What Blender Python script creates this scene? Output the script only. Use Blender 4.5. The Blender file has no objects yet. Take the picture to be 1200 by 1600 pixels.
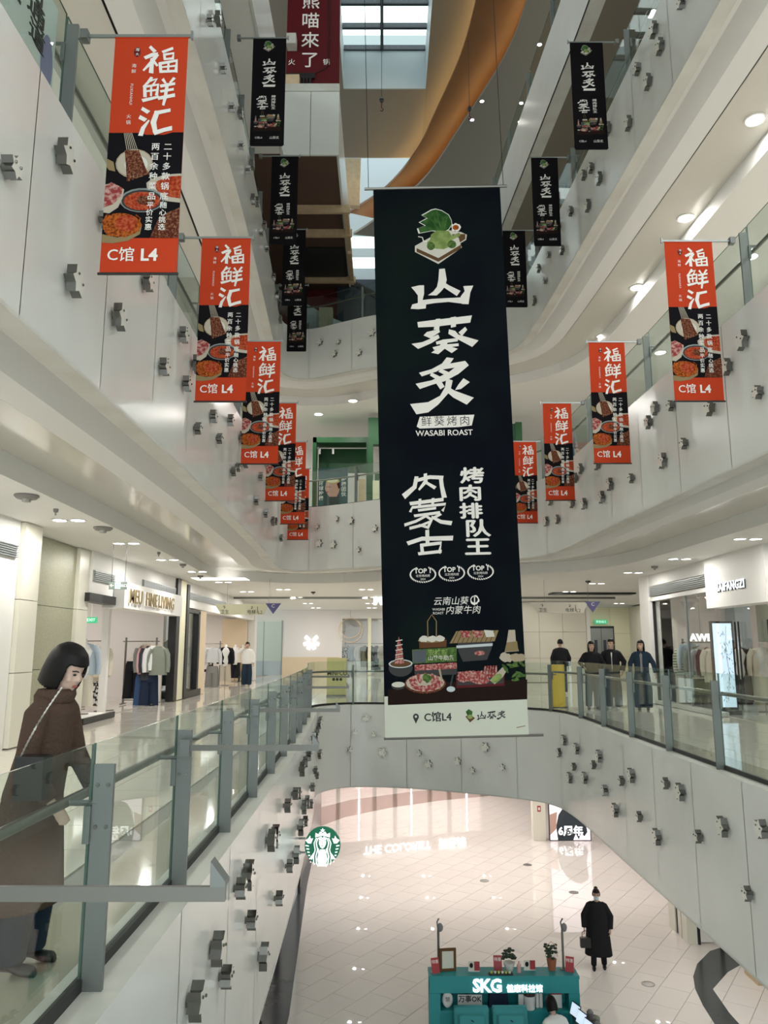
import bpy, bmesh, math, random
from mathutils import Vector, Matrix
from mathutils.geometry import tessellate_polygon
random.seed(7)
R = math.radians
SC = bpy.context.scene
C = SC.collection

# ------------------------------------------------------------------ camera, world, exposure
cam_data = bpy.data.cameras.new('camera')
cam_data.sensor_fit = 'HORIZONTAL'; cam_data.sensor_width = 36.0; cam_data.lens = 36.0
cam_data.clip_start = 0.05; cam_data.clip_end = 300
cam = bpy.data.objects.new('camera', cam_data); C.objects.link(cam)
cam.location = (0, 0, 6.9); cam.rotation_euler = (R(90) + math.atan(210 / 1200), 0, 0)
SC.camera = cam
world = bpy.data.worlds.new('overcast_sky'); SC.world = world; world.use_nodes = True
bg = world.node_tree.nodes['Background']
bg.inputs[0].default_value = (0.89, 0.97, 0.965, 1); bg.inputs[1].default_value = 2.2
vs = SC.view_settings
vs.view_transform = 'Standard'; vs.look = 'None'; vs.gamma = 1.0; vs.use_curve_mapping = False
vs.exposure = 0.1
SC.cycles.transparent_max_bounces = 24
LAMP = 0.47          # common scale of all lamps

# ------------------------------------------------------------------ materials
MT = {}
def mat(name, col, rough=0.5, metal=0.0, spec=0.5, emit=0.0, ecol=None, noise=None, bump=None, coat=0.0):
    m = bpy.data.materials.new(name); m.use_nodes = True
    nt = m.node_tree; b = nt.nodes['Principled BSDF']
    b.inputs['Base Color'].default_value = (*col, 1)
    b.inputs['Roughness'].default_value = rough; b.inputs['Metallic'].default_value = metal
    b.inputs['Specular IOR Level'].default_value = spec
    if coat: b.inputs['Coat Weight'].default_value = coat; b.inputs['Coat Roughness'].default_value = 0.05
    if emit:
        b.inputs['Emission Color'].default_value = (*(ecol or col), 1); b.inputs['Emission Strength'].default_value = emit
    if noise:
        sc, c2, lo, hi = noise
        tc = nt.nodes.new('ShaderNodeTexCoord'); n = nt.nodes.new('ShaderNodeTexNoise'); r = nt.nodes.new('ShaderNodeValToRGB')
        n.inputs['Scale'].default_value = sc; n.inputs['Detail'].default_value = 4
        r.color_ramp.elements[0].position = lo; r.color_ramp.elements[1].position = hi
        r.color_ramp.elements[0].color = (*col, 1); r.color_ramp.elements[1].color = (*c2, 1)
        nt.links.new(tc.outputs['Object'], n.inputs['Vector']); nt.links.new(n.outputs['Fac'], r.inputs[0])
        nt.links.new(r.outputs[0], b.inputs['Base Color'])
    if bump:
        sc, st = bump
        tc = nt.nodes.new('ShaderNodeTexCoord'); n = nt.nodes.new('ShaderNodeTexNoise'); bp = nt.nodes.new('ShaderNodeBump')
        n.inputs['Scale'].default_value = sc; bp.inputs['Strength'].default_value = st; bp.inputs['Distance'].default_value = 0.02
        nt.links.new(tc.outputs['Object'], n.inputs['Vector']); nt.links.new(n.outputs['Fac'], bp.inputs['Height'])
        nt.links.new(bp.outputs[0], b.inputs['Normal'])
    MT[name] = m; return m
def glassmat(name, tint, f0=0.045, rough=0.0):
    m = bpy.data.materials.new(name); m.use_nodes = True; nt = m.node_tree
    for n in list(nt.nodes): nt.nodes.remove(n)
    out = nt.nodes.new('ShaderNodeOutputMaterial'); mx = nt.nodes.new('ShaderNodeMixShader')
    tr = nt.nodes.new('ShaderNodeBsdfTransparent'); gl = nt.nodes.new('ShaderNodeBsdfGlossy')
    lw = nt.nodes.new('ShaderNodeLayerWeight'); pw = nt.nodes.new('ShaderNodeMath'); ma = nt.nodes.new('ShaderNodeMath')
    lw.inputs[0].default_value = 0.5; pw.operation = 'POWER'; pw.inputs[1].default_value = 5.0
    ma.operation = 'MULTIPLY_ADD'; ma.inputs[1].default_value = 0.5; ma.inputs[2].default_value = f0
    tr.inputs[0].default_value = (*tint, 1); gl.inputs['Roughness'].default_value = rough
    nt.links.new(lw.outputs['Facing'], pw.inputs[0]); nt.links.new(pw.outputs[0], ma.inputs[0])
    nt.links.new(ma.outputs[0], mx.inputs[0]); nt.links.new(tr.outputs[0], mx.inputs[1]); nt.links.new(gl.outputs[0], mx.inputs[2])
    nt.links.new(mx.outputs[0], out.inputs[0]); MT[name] = m; return m
mat('panel', (0.74, 0.75, 0.72), 0.2, spec=0.45, noise=(1.3, (0.70, 0.71, 0.68), 0.35, 0.75))
mat('lip', (0.60, 0.60, 0.56), 0.4, noise=(2.0, (0.52, 0.51, 0.46), 0.4, 0.7))
mat('white', (0.80, 0.79, 0.76), 0.55)
mat('ceil', (0.78, 0.775, 0.745), 0.6)
mat('cove', (0.72, 0.72, 0.70), 0.45)
mat('gloss', (0.60, 0.585, 0.53), 0.12, spec=0.6)
mat('black', (0.012, 0.012, 0.013), 0.4)
mat('slot', (0.02, 0.022, 0.022), 0.6)
mat('steel', (0.30, 0.33, 0.33), 0.38, 0.85)
mat('post', (0.19, 0.205, 0.20), 0.45, 0.5)
mat('brushed', (0.22, 0.22, 0.20), 0.35, 0.9)
mat('rodsteel', (0.17, 0.17, 0.155), 0.45, 0.3)
mat('chrome', (0.2, 0.2, 0.19), 0.15, 1.0)
mat('starface', (0.80, 0.79, 0.72), 0.12, spec=0.7)
mat('tile1', (0.80, 0.755, 0.715), 0.012, spec=0.5)
mat('tile2', (0.68, 0.64, 0.56), 0.06, spec=0.6)
mat('tile2d', (0.42, 0.38, 0.30), 0.08, spec=0.6)
mat('grout', (0.36, 0.34, 0.31), 0.8)
mat('tiledark', (0.05, 0.055, 0.058), 0.2, noise=(1.5, (0.06, 0.065, 0.067), 0.4, 0.7))
mat('tilebrown', (0.34, 0.24, 0.20), 0.1)
mat('cream', (0.72, 0.70, 0.60), 0.3)
mat('olive', (0.34, 0.34, 0.24), 0.35, noise=(25, (0.30, 0.30, 0.21), 0.4, 0.6))
mat('creamglow', (0.86, 0.84, 0.62), 0.3)
mat('shopwall', (0.82, 0.78, 0.76), 0.6)
mat('pinkwall', (0.80, 0.72, 0.68), 0.6)
mat('wood', (0.62, 0.47, 0.30), 0.5, noise=(6, (0.52, 0.38, 0.23), 0.35, 0.7))
mat('woodlight', (0.74, 0.60, 0.42), 0.5)
mat('grille', (0.33, 0.33, 0.31), 0.5)
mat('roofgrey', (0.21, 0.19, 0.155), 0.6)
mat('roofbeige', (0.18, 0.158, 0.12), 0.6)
mat('orangewood', (0.14, 0.062, 0.020), 0.5, noise=(1.2, (0.12, 0.052, 0.017), 0.35, 0.7))
mat('bluegrey', (0.42, 0.49, 0.52), 0.5)
mat('navy', (0.03, 0.045, 0.06), 0.4)
mat('brown', (0.10, 0.055, 0.04), 0.6)
mat('darkred', (0.095, 0.007, 0.011), 0.6, spec=.2)
mat('led', (1, 1, 1), 0.5, emit=14, ecol=(1, 0.97, 0.92))
mat('ledwarm', (1, 0.7, 0.3), 0.5, emit=20, ecol=(1.0, 0.66, 0.28))
mat('letterglow', (1, 1, 1), 0.5, emit=1.15, ecol=(0.95, 0.98, 1))
mat('text_white', (0.86, 0.84, 0.80), 0.7)
mat('text_black', (0.02, 0.02, 0.022), 0.6)
glassmat('glass', (0.90, 0.95, 0.925))
glassmat('glassclear', (0.95, 0.97, 0.96))
mat('glassedge', (0.07, 0.12, 0.10), 0.2)
mat('panellight', (1, 1, 1), 0.5, emit=1.6, ecol=(1, 0.97, 0.92))

# ------------------------------------------------------------------ mesh builder
class MB:
    def __init__(s): s.v = []; s.f = []; s.m = []
    def add(s, verts, faces, mi=0):
        o = len(s.v); s.v += [tuple(p) for p in verts]
        s.f += [tuple(i + o for i in f) for f in faces]; s.m += [mi] * len(faces); return s
    def box(s, x0, x1, y0, y1, z0, z1, mi=0):
        v = [(x0, y0, z0), (x1, y0, z0), (x1, y1, z0), (x0, y1, z0), (x0, y0, z1), (x1, y0, z1), (x1, y1, z1), (x0, y1, z1)]
        return s.add(v, [(0, 3, 2, 1), (4, 5, 6, 7), (0, 1, 5, 4), (1, 2, 6, 5), (2, 3, 7, 6), (3, 0, 4, 7)], mi)
    def obox(s, c, size, mtx=None, mi=0):
        hx, hy, hz = [a / 2 for a in size]; mtx = mtx or Matrix.Identity(3); c = Vector(c)
        pts = [c + mtx @ Vector(p) for p in [(-hx, -hy, -hz), (hx, -hy, -hz), (hx, hy, -hz), (-hx, hy, -hz), (-hx, -hy, hz), (hx, -hy, hz), (hx, hy, hz), (-hx, hy, hz)]]
        return s.add(pts, [(0, 3, 2, 1), (4, 5, 6, 7), (0, 1, 5, 4), (1, 2, 6, 5), (2, 3, 7, 6), (3, 0, 4, 7)], mi)
    def poly(s, pts, mi=0):
        tris = tessellate_polygon([[Vector(p) for p in pts]])
        return s.add(pts, tris, mi)
    def prism(s, pts, d, mi=0, ms=None):
        """pts: flat 3-D polygon, extruded by vector d; sides get ms"""
        d = Vector(d); n = len(pts); P = [Vector(p) for p in pts]
        tris = tessellate_polygon([P]); ms = mi if ms is None else ms
        s.add(P, tris, mi); s.add([p + d for p in P], [t[::-1] for t in tris], mi)
        s.add(P + [p + d for p in P], [(i, (i + 1) % n, n + (i + 1) % n, n + i) for i in range(n)], ms); return s
    def rings(s, rings, mi=0, cap=True, closed=True):
        n = len(rings[0]); o = []
        for r in rings: o += list(r)
        fs = []
        for k in range(len(rings) - 1):
            for i in range(n if closed else n - 1):
                j = (i + 1) % n
                fs.append((k * n + i, k * n + j, (k + 1) * n + j, (k + 1) * n + i))
        if cap and closed:
            fs.append(tuple(range(n))[::-1]); fs.append(tuple((len(rings) - 1) * n + i for i in range(n)))
        return s.add(o, fs, mi)
    def tube(s, pts, r, n=8, mi=0, flat=1.0, up=None):
        P = [Vector(p) for p in pts]; rs = r if isinstance(r, (list, tuple)) else [r] * len(P)
        rings = []; a = None
        for i, p in enumerate(P):
            t = (P[min(i + 1, len(P) - 1)] - P[max(i - 1, 0)]).normalized()
            if a is None:
                ref = Vector(up) if up else (Vector((0, 0, 1)) if abs(t.z) < 0.9 else Vector((0, 1, 0)))
                a = t.cross(ref).normalized()
            a = (a - t * a.dot(t)).normalized(); b = t.cross(a)
            rings.append([p + (a * math.cos(2 * math.pi * k / n) + b * (math.sin(2 * math.pi * k / n) * flat)) * rs[i] for k in range(n)])
        return s.rings(rings, mi)
    def lathe(s, prof, c=(0, 0, 0), n=16, mi=0):
        cx, cy, cz = c
        return s.rings([[(cx + r * math.cos(2 * math.pi * k / n), cy + r * math.sin(2 * math.pi * k / n), cz + z) for k in range(n)] for r, z in prof], mi)
    def ell(s, c, rx, ry, rz, n=12, m=8, mi=0, mtx=None):
        mtx = mtx or Matrix.Identity(3); c = Vector(c); rg = []
        for j in range(m + 1):
            th = math.pi * (j + 0.02) / (m + 0.04); rr = math.sin(th); z = -math.cos(th)
            rg.append([c + mtx @ Vector((rx * rr * math.cos(2 * math.pi * k / n), ry * rr * math.sin(2 * math.pi * k / n), rz * z)) for k in range(n)])
        return s.rings(rg, mi)
    def build(s, name, mats, parent=None, smooth=False, loc=None):
        me = bpy.data.meshes.new(name); me.from_pydata(s.v, [], s.f)
        for m in (mats if isinstance(mats, (list, tuple)) else [mats]): me.materials.append(MT[m] if isinstance(m, str) else m)
        me.polygons.foreach_set('material_index', s.m)
        bm = bmesh.new(); bm.from_mesh(me); bmesh.ops.recalc_face_normals(bm, faces=bm.faces); bm.to_mesh(me); bm.free()
        if smooth:
            me.polygons.foreach_set('use_smooth', [True] * len(me.polygons))
            if smooth is not True: me.set_sharp_from_angle(angle=R(smooth))
        me.update()
        return link(name, me, parent, loc)
def link(name, me, parent=None, loc=None, rot=None):
    o = bpy.data.objects.new(name, me); C.objects.link(o)
    if parent is not None: o.parent = parent
    if loc is not None: o.location = loc
    if rot is not None: o.rotation_euler = rot
    return o
def tag(o, label, cat, group=None, kind=None):
    o['label'] = label
    if cat: o['category'] = cat
    if group: o['group'] = group
    if kind: o['kind'] = kind
    return o
def thing(name, label, cat, loc=(0, 0, 0), rotz=0.0, group=None, kind=None, rot=None):
    o = bpy.data.objects.new(name, None); C.objects.link(o); o.empty_display_size = 0.1
    o.location = loc; o.rotation_euler = rot or (0, 0, rotz)
    return tag(o, label, cat, group, kind)
def copy_tree(o, parent=None):
    c = o.copy(); C.objects.link(c)
    if parent is not None: c.parent = parent
    for ch in o.children: copy_tree(ch, c)
    return c
TXT = {}
def text_mesh(body, size=1.0, bold=0.0, ext=0.004, res=2, align='CENTER', vert=False, space=1.0, shear=0.0):
    """lettering as a mesh in its own XY plane (facing +Z)"""
    key = (body, size, bold, ext, res, align, vert, space, shear)
    if key in TXT: return TXT[key]
    cu = bpy.data.curves.new('lettering', 'FONT'); cu.body = '\n'.join(body) if vert else body
    cu.size = size; cu.offset = bold; cu.extrude = ext; cu.resolution_u = res; cu.align_x = align; cu.align_y = 'CENTER'
    cu.space_line = space; cu.shear = shear
    if not vert: cu.space_character = space
    o = bpy.data.objects.new('lettering', cu); C.objects.link(o)
    me = bpy.data.meshes.new_from_object(o.evaluated_get(bpy.context.evaluated_depsgraph_get()))
    bpy.data.objects.remove(o); bpy.data.curves.remove(cu); TXT[key] = me; return me
def text_obj(name, body, mt, parent, loc, rot, **k):
    me = text_mesh(body, **k)
    if len(me.materials) and me.materials[0] != MT[mt]: me = me.copy(); me.materials.clear()
    if not len(me.materials): me.materials.append(MT[mt])
    return link(name, me, parent, loc, rot)
FACE = (R(90), 0, 0)      # lettering facing -Y
def add_light(parent, loc, power, size=0.3, col=(1, 0.975, 0.935), rot=(0, 0, 0), spot=None, sy=None):
    if spot:
        l = bpy.data.lights.new('lamp', 'SPOT'); l.spot_size = R(spot); l.spot_blend = 0.6; l.shadow_soft_size = size
    else:
        l = bpy.data.lights.new('lamp', 'AREA'); l.shape = 'RECTANGLE' if sy else 'DISK'; l.size = size
        if sy: l.size_y = sy
    l.energy = power * LAMP; l.color = col
    o = bpy.data.objects.new('lamp', l); C.objects.link(o); o.location = loc; o.rotation_euler = rot
    if parent is not None: o.parent = parent
    return o

# ------------------------------------------------------------------ plan curves of the atrium edge
def catmull(P, n=6):
    out = []
    for i in range(len(P) - 1):
        p0 = P[max(i - 1, 0)]; p1 = P[i]; p2 = P[i + 1]; p3 = P[min(i + 2, len(P) - 1)]
        for k in range(n):
            t = k / n
            out.append(tuple(0.5 * ((2 * b) + (c - a) * t + (2 * a - 5 * b + 4 * c - d) * t * t + (3 * b - a - 3 * c + d) * t ** 3) for a, b, c, d in zip(p0, p1, p2, p3)))
    out.append(tuple(P[-1])); return out
def resample(P, step):
    P = [Vector(p) for p in P]; L = [0]
    for a, b in zip(P, P[1:]): L.append(L[-1] + (b - a).length)
    n = max(1, round(L[-1] / step)); out = []; j = 0
    for k in range(n + 1):
        s = L[-1] * k / n
        while j < len(L) - 2 and L[j + 1] < s: j += 1
        t = (s - L[j]) / max(1e-9, L[j + 1] - L[j]); out.append(P[j].lerp(P[j + 1], t))
    return out
def edge_path(fl, far, fr, yl, yr, y0=-4.0):
    pts = [(fl(y), y) for y in [y0, -1, 2, 5, 8, 11, 14, yl]] + far + [(fr(y), y) for y in [yr, 13.5, 11, 8, 5, 2, -1, y0]]
    return resample(catmull(pts, 8), 0.25)
PATH = {}
PATH[2] = edge_path(lambda y: -1.15 - 0.002 * max(0, y - 4) ** 2, [(-1.63, 19.0), (-1.38, 19.9), (-0.7, 20.35), (0.6, 20.15), (2.0, 19.5), (3.2, 18.75), (3.78, 18.1)], lambda y: 3.98, 17.2, 16.8)
PATH[3] = edge_path(lambda y: -2.37 - 0.002 * max(0, y - 5) ** 2, [(-2.88, 20.6), (-2.65, 21.45), (-2.1, 21.6), (-1.07, 21.05), (0, 20.35), (1.8, 19.45), (3.1, 18.75), (3.72, 18.0)], lambda y: 4.22 - 0.035 * max(0, y - 8), 18.5, 16.6)
PATH[4] = edge_path(lambda y: -2.45 - 0.0025 * max(0, y - 6) ** 2, [(-2.98, 20.7), (-2.75, 21.45), (-2.15, 21.6), (-1.1, 21.05), (-0.15, 20.6), (1.8, 20.2), (2.9, 19.8), (3.5, 19.1)], lambda y: 4.1 - 0.047 * max(0, y - 9), 18.5, 17.6)
LEVEL = {2: (5.4, 3.42, 3.2), 3: (10.8, 9.02, 8.8), 4: (16.2, 14.68, 14.45)}   # floor, fascia foot, ceiling below
def normals(P):
    out = []
    for i in range(len(P)):
        t = (P[min(i + 1, len(P) - 1)] - P[max(i - 1, 0)]).normalized(); out.append(Vector((t.y, -t.x)))   # points into the void
    return out
def off(P, d):      # positive d goes away from the void, under the slab
    return [p - n * d for p, n in zip(P, normals(P))]
def arc(P):
    L = [0]
    for a, b in zip(P, P[1:]): L.append(L[-1] + (b - a).length)
    return L
def at_s(P, L, s):
    for i in range(len(L) - 1):
        if L[i + 1] >= s:
            t = (s - L[i]) / (L[i + 1] - L[i]); d = (P[i + 1] - P[i]).normalized(); return P[i].lerp(P[i + 1], t), d
    return P[-1], (P[-1] - P[-2]).normalized()

# ------------------------------------------------------------------ slabs, fascias, ceilings
XO0, XO1, YO = -12.0, 14.0, 46.0
NAMES = {2: 'second', 3: 'third', 4: 'fourth', 5: 'fifth'}
def ribbon(P, zs, mb, mi=0, d0=0.0, d1=None):
    """strip between offset d0 at height zs[0] and offset d1 at height zs[1]"""
    d1 = d0 if d1 is None else d1
    A = [(p.x, p.y, zs[0]) for p in off(P, d0)]; B = [(p.x, p.y, zs[1]) for p in off(P, d1)]
    n = len(A); mb.add(A + B, [(i, i + 1, n + i + 1, n + i) for i in range(n - 1)], mi)
def c_poly(P, z, x0=XO0, x1=XO1, y1=YO, y0=None):
    y0 = P[0].y if y0 is None else y0
    return [(p.x, p.y, z) for p in P] + [(x1, y0, z), (x1, y1, z), (x0, y1, z), (x0, y0, z)]
star_cache = {}
def star_mesh(r):
    if r not in star_cache:
        mb = MB(); pts = []
        for k in range(12):
            a = math.pi / 6 * k + math.pi / 2; q = r if k % 2 == 0 else r * 0.62
            pts.append((q * math.cos(a), q * math.sin(a), 0.02))
        mb.prism(pts, (0, 0, 0.075), 0, 1)
        mb.tube([(0, 0, 0), (0, 0, 0.03)], r * 0.35, 6, 1)
        for a in (0.5, 2.6): mb.ell((r * .45 * math.cos(a), r * .45 * math.sin(a), 0.1), 0.012, 0.012, 0.008, 6, 4, 1)
        o = mb.build('star_ornament', ['starface', 'chrome']); star_cache[r] = o.data; bpy.data.objects.remove(o)
    return star_cache[r]
def balcony(k, stars, s_range, panel=1.45, xl=XO0, xr=XO1, yf=YO):
    z, zb, zc = LEVEL[k]; P = PATH[k]; L = arc(P); nm = NAMES[k]
    fl = MB().poly(c_poly(off(P, 0.12), z - 0.012, xl, xr, yf)).build('floor_' + nm, 'grout')
    tag(fl, nm + ' storey floor of polished beige tile around the open atrium', 'floor', kind='structure')
    ce = MB(); ce.poly(c_poly(off(P, 1.9), zc, xl, xr, yf)); ribbon(P, (zc, zb + 0.06), ce, 0, 1.9)
    ce = ce.build('ceiling_under_' + nm, 'ceil'); tag(ce, 'plain white ceiling under the ' + nm + ' storey', 'ceiling', kind='structure')
    root = thing('wall_balcony_' + nm, 'white panelled balcony edge of the ' + nm + ' storey with star ornaments', 'balcony edge', kind='structure')
    n = int(L[-1] / panel)
    for i in range(n):                                   # separate fascia panels with open joints
        s0, s1 = i * panel, (i + 1) * panel - 0.012
        q = [at_s(P, L, s0)[0]] + [p for p, l in zip(P, L) if s0 + 0.02 < l < s1 - 0.02] + [at_s(P, L, s1)[0]]
        mb = MB(); ribbon(q, (zb, z + 0.02), mb); ribbon(q, (zb, z + 0.02), mb, 0, 0.025)
        ribbon(q, (z + 0.02, z + 0.02), mb, 0, 0, 0.025); ribbon(q, (zb, zb), mb, 0, 0, 0.025)
        mb.build('fascia_panel', 'panel', root, smooth=30)
    mb = MB(); ribbon(P, (zb, z), mb, 0, 0.045); mb.build('backing', 'lip', root, smooth=30)
    mb = MB(); ribbon(P, (z + 0.021, z + 0.021), mb, 0, 0.0, 0.3); ribbon(P, (z + 0.021, z - 0.02), mb, 0, 0.3); mb.build('kerb', 'lip', root, smooth=30)
    mb = MB(); ribbon(P, (zb, zb - 0.03), mb, 0, 0.0); ribbon(P, (zb - 0.03, zb - 0.03), mb, 0, 0.0, 0.2); ribbon(P, (zb - 0.03, zb + 0.2), mb, 0, 0.2); mb.build('edge_lip', 'lip', root, smooth=30)
    mb = MB(); ribbon(P, (zb + 0.2, zb + 0.2), mb, 0, 0.2, 0.4); ribbon(P, (zb + 0.2, zb + 0.0), mb, 0, 0.4, 0.62); ribbon(P, (zb, zb + 0.0), mb, 0, 0.62, 0.96); mb.build('cove', 'cove', root, smooth=30)
    mb = MB(); ribbon(P, (zb + 0.0, zb + 0.09), mb, 0, 0.96); ribbon(P, (zb + 0.09, zb + 0.09), mb, 0, 0.96, 1.03); mb.build('shadow_slot', 'slot', root)
    mb = MB(); ribbon(P, (zb + 0.06, zb + 0.06), mb, 0, 1.02, 1.91); mb.build('polished_soffit_band', 'gloss', root, smooth=30)
    N = normals(P)
    for (x, y, zz, r) in stars:
        i = min(range(len(P)), key=lambda j: (P[j].x - x) ** 2 + (P[j].y - y) ** 2)
        o = link('star_ornament', star_mesh(round(r * .82, 3)), root, (P[i].x, P[i].y, zz) if False else (x, y, zz))
        nn = N[i]; o.rotation_euler = (R(90), random.choice((0, 0.26, 0.52)), math.atan2(nn.x, -nn.y)); o.rotation_mode = 'XYZ'
    return root
STARS = {}
STARS = {2:[(-1.15,4.91,4.86,0.13),(-1.16,5.86,4.62,0.1),(-1.16,5.53,4.92,0.13),(-1.18,7.8,4.04,0.15),(-1.17,6.96,4.63,0.1),(-1.16,6.34,5.06,0.1),(-1.17,6.73,5.05,0.15),(-1.2,8.99,4.19,0.1),(-1.18,8.13,4.99,0.13),(-1.19,8.47,4.95,0.15),(-1.22,10.09,4.23,0.1),(-1.25,11.13,4.1,0.15),(-1.21,9.67,5.02,0.1),(-1.24,10.77,4.96,0.1),(-1.26,11.29,4.87,0.1),(-1.3,12.59,4.43,0.13),(-1.33,13.36,4.36,0.13),(-1.37,14.46,4.12,0.1),(-1.39,14.98,4.32,0.1),(-1.3,12.8,4.18,0.1),(-1.27,11.87,4.29,0.15),(-1.28,11.99,5.09,0.13),(-1.3,12.65,5.1,0.1),(-1.33,13.54,5.1,0.15),(-1.45,16.24,4.43,0.1),(-1.63,18.85,3.91,0.1),(-1.6,19.31,4.33,0.15),(-1.41,15.35,5.16,0.15),(-1.45,16.29,5.11,0.15),(-1.63,18.84,4.96,0.1),(-1.61,19.21,5.04,0.15),(-1.6,19.29,5.11,0.15),(-0.46,20.36,5.1,0.13),(-0.74,20.34,4.75,0.1),(-0.26,20.34,4.69,0.1),(-0.88,20.3,4.32,0.1),(-0.03,20.31,4.25,0.15),(0.9,20.04,4.27,0.1),(1.13,19.94,4.02,0.13),(1.82,19.6,4.13,0.13),(2.16,19.41,3.95,0.1),(2.46,19.24,4.51,0.15),(2.83,19.01,4.08,0.1),(3.95,17.25,4.9,0.15),(3.91,17.61,4.59,0.13),(3.99,16.3,4.84,0.15),(3.99,14.63,4.92,0.15),(3.99,15.03,4.71,0.1),(3.99,16.61,4.44,0.1),(3.97,16.94,4.17,0.15),(3.99,15.75,4.36,0.15),(3.98,12.75,4.88,0.15),(3.98,13.28,4.71,0.1),(3.99,14.35,4.37,0.13),(3.98,11.2,5.02,0.1),(3.98,10.67,5.0,0.15),(3.98,13.73,4.16,0.15),(3.98,12.45,4.32,0.1),(3.98,11.7,4.2,0.15),(3.98,10.15,4.56,0.1),(3.98,9.41,4.84,0.15),(3.98,8.88,4.27,0.1),(3.98,8.43,5.03,0.13)],3:[(-2.37,5.36,9.59,0.15),(-2.37,6.33,9.74,0.15),(-2.38,7.06,10.44,0.13),(-2.39,8.47,10.48,0.13),(-2.39,7.78,9.83,0.13),(-2.4,9.15,10.38,0.15),(-2.4,8.74,9.98,0.13),(-2.43,10.32,10.06,0.13),(-2.46,11.63,10.4,0.13),(-2.41,9.4,9.62,0.1),(-2.44,10.79,9.87,0.1),(-2.49,12.79,10.43,0.15),(-2.48,12.43,9.83,0.1),(-2.47,12.04,9.67,0.1),(-2.5,13.22,10.12,0.15),(-2.59,15.43,10.34,0.13),(-2.67,17.26,10.6,0.15),(-2.57,14.9,9.74,0.13),(-2.64,16.56,9.77,0.13),(-2.72,18.2,9.86,0.15),(-2.77,19.0,9.99,0.13),(-2.86,20.85,9.83,0.13),(-2.37,5.05,10.41,0.15),(-2.37,5.88,10.4,0.1),(-2.37,4.33,9.83,0.1),(4.21,8.44,10.4,0.15),(4.2,8.85,10.23,0.13),(4.22,8.2,9.69,0.1),(4.18,9.37,9.88,0.13),(4.13,10.5,10.27,0.1),(4.11,11.06,10.41,0.13),(4.1,11.35,10.28,0.13),(4.15,10.18,9.63,0.1),(4.12,10.92,9.57,0.15),(4.07,12.2,9.59,0.1),(4.04,13.28,9.72,0.15),(4.02,13.75,9.58,0.15),(3.98,14.98,10.4,0.13),(3.97,15.37,10.3,0.13),(4.01,13.91,10.24,0.15),(3.96,15.72,9.84,0.13),(3.99,14.89,9.67,0.15),(3.86,17.33,10.19,0.13),(3.82,17.64,9.76,0.15),(3.9,16.83,9.68,0.13),(-1.87,21.51,10.24,0.1),(-1.29,21.18,10.41,0.1),(-0.88,20.93,10.31,0.13),(-0.22,20.48,10.03,0.13),(-1.8,21.48,9.76,0.15),(-1.39,21.24,9.69,0.15),(-0.66,20.78,9.49,0.1)],4:[(4.08,9.06,15.48,0.1),(4.04,9.97,15.89,0.15),(4.05,9.81,15.47,0.15),(4.02,10.67,15.82,0.13),(4.03,10.3,15.29,0.15),(3.96,12.07,15.81,0.15),(4.0,11.15,15.23,0.15),(3.89,13.44,15.83,0.13),(3.91,13.01,15.69,0.13),(3.93,12.61,15.21,0.15),(3.85,14.34,15.62,0.13),(3.9,13.3,15.1,0.15),(3.81,15.28,15.83,0.13),(3.78,16.1,15.62,0.1),(3.82,15.07,15.17,0.13),(3.73,16.99,15.75,0.13),(3.76,16.47,15.18,0.1),(3.7,17.51,15.18,0.15),(-2.48,9.36,15.49,0.1),(-2.49,9.86,15.98,0.13),(-2.5,10.32,15.54,0.1),(-2.52,11.11,15.49,0.1),(-2.54,11.91,16.0,0.13),(-2.54,12.05,15.48,0.1),(-2.58,13.32,16.0,0.15),(-2.56,12.86,15.56,0.1),(-2.6,13.65,15.46,0.13),(-2.62,14.19,15.74,0.13),(-2.68,15.52,16.0,0.13),(-2.66,15.03,15.54,0.1),(-2.71,16.12,15.78,0.1),(-2.81,17.9,16.0,0.13),(-2.86,18.87,16.0,0.13),(-2.98,20.43,16.0,0.15),(-1.87,21.49,15.73,0.13),(-1.3,21.16,15.61,0.1),(-1.42,21.23,15.27,0.13),(-0.33,20.66,15.68,0.15),(-0.69,20.83,15.15,0.13)]}
for k in (2, 3, 4): balcony(k, STARS.get(k, []), None)

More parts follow.
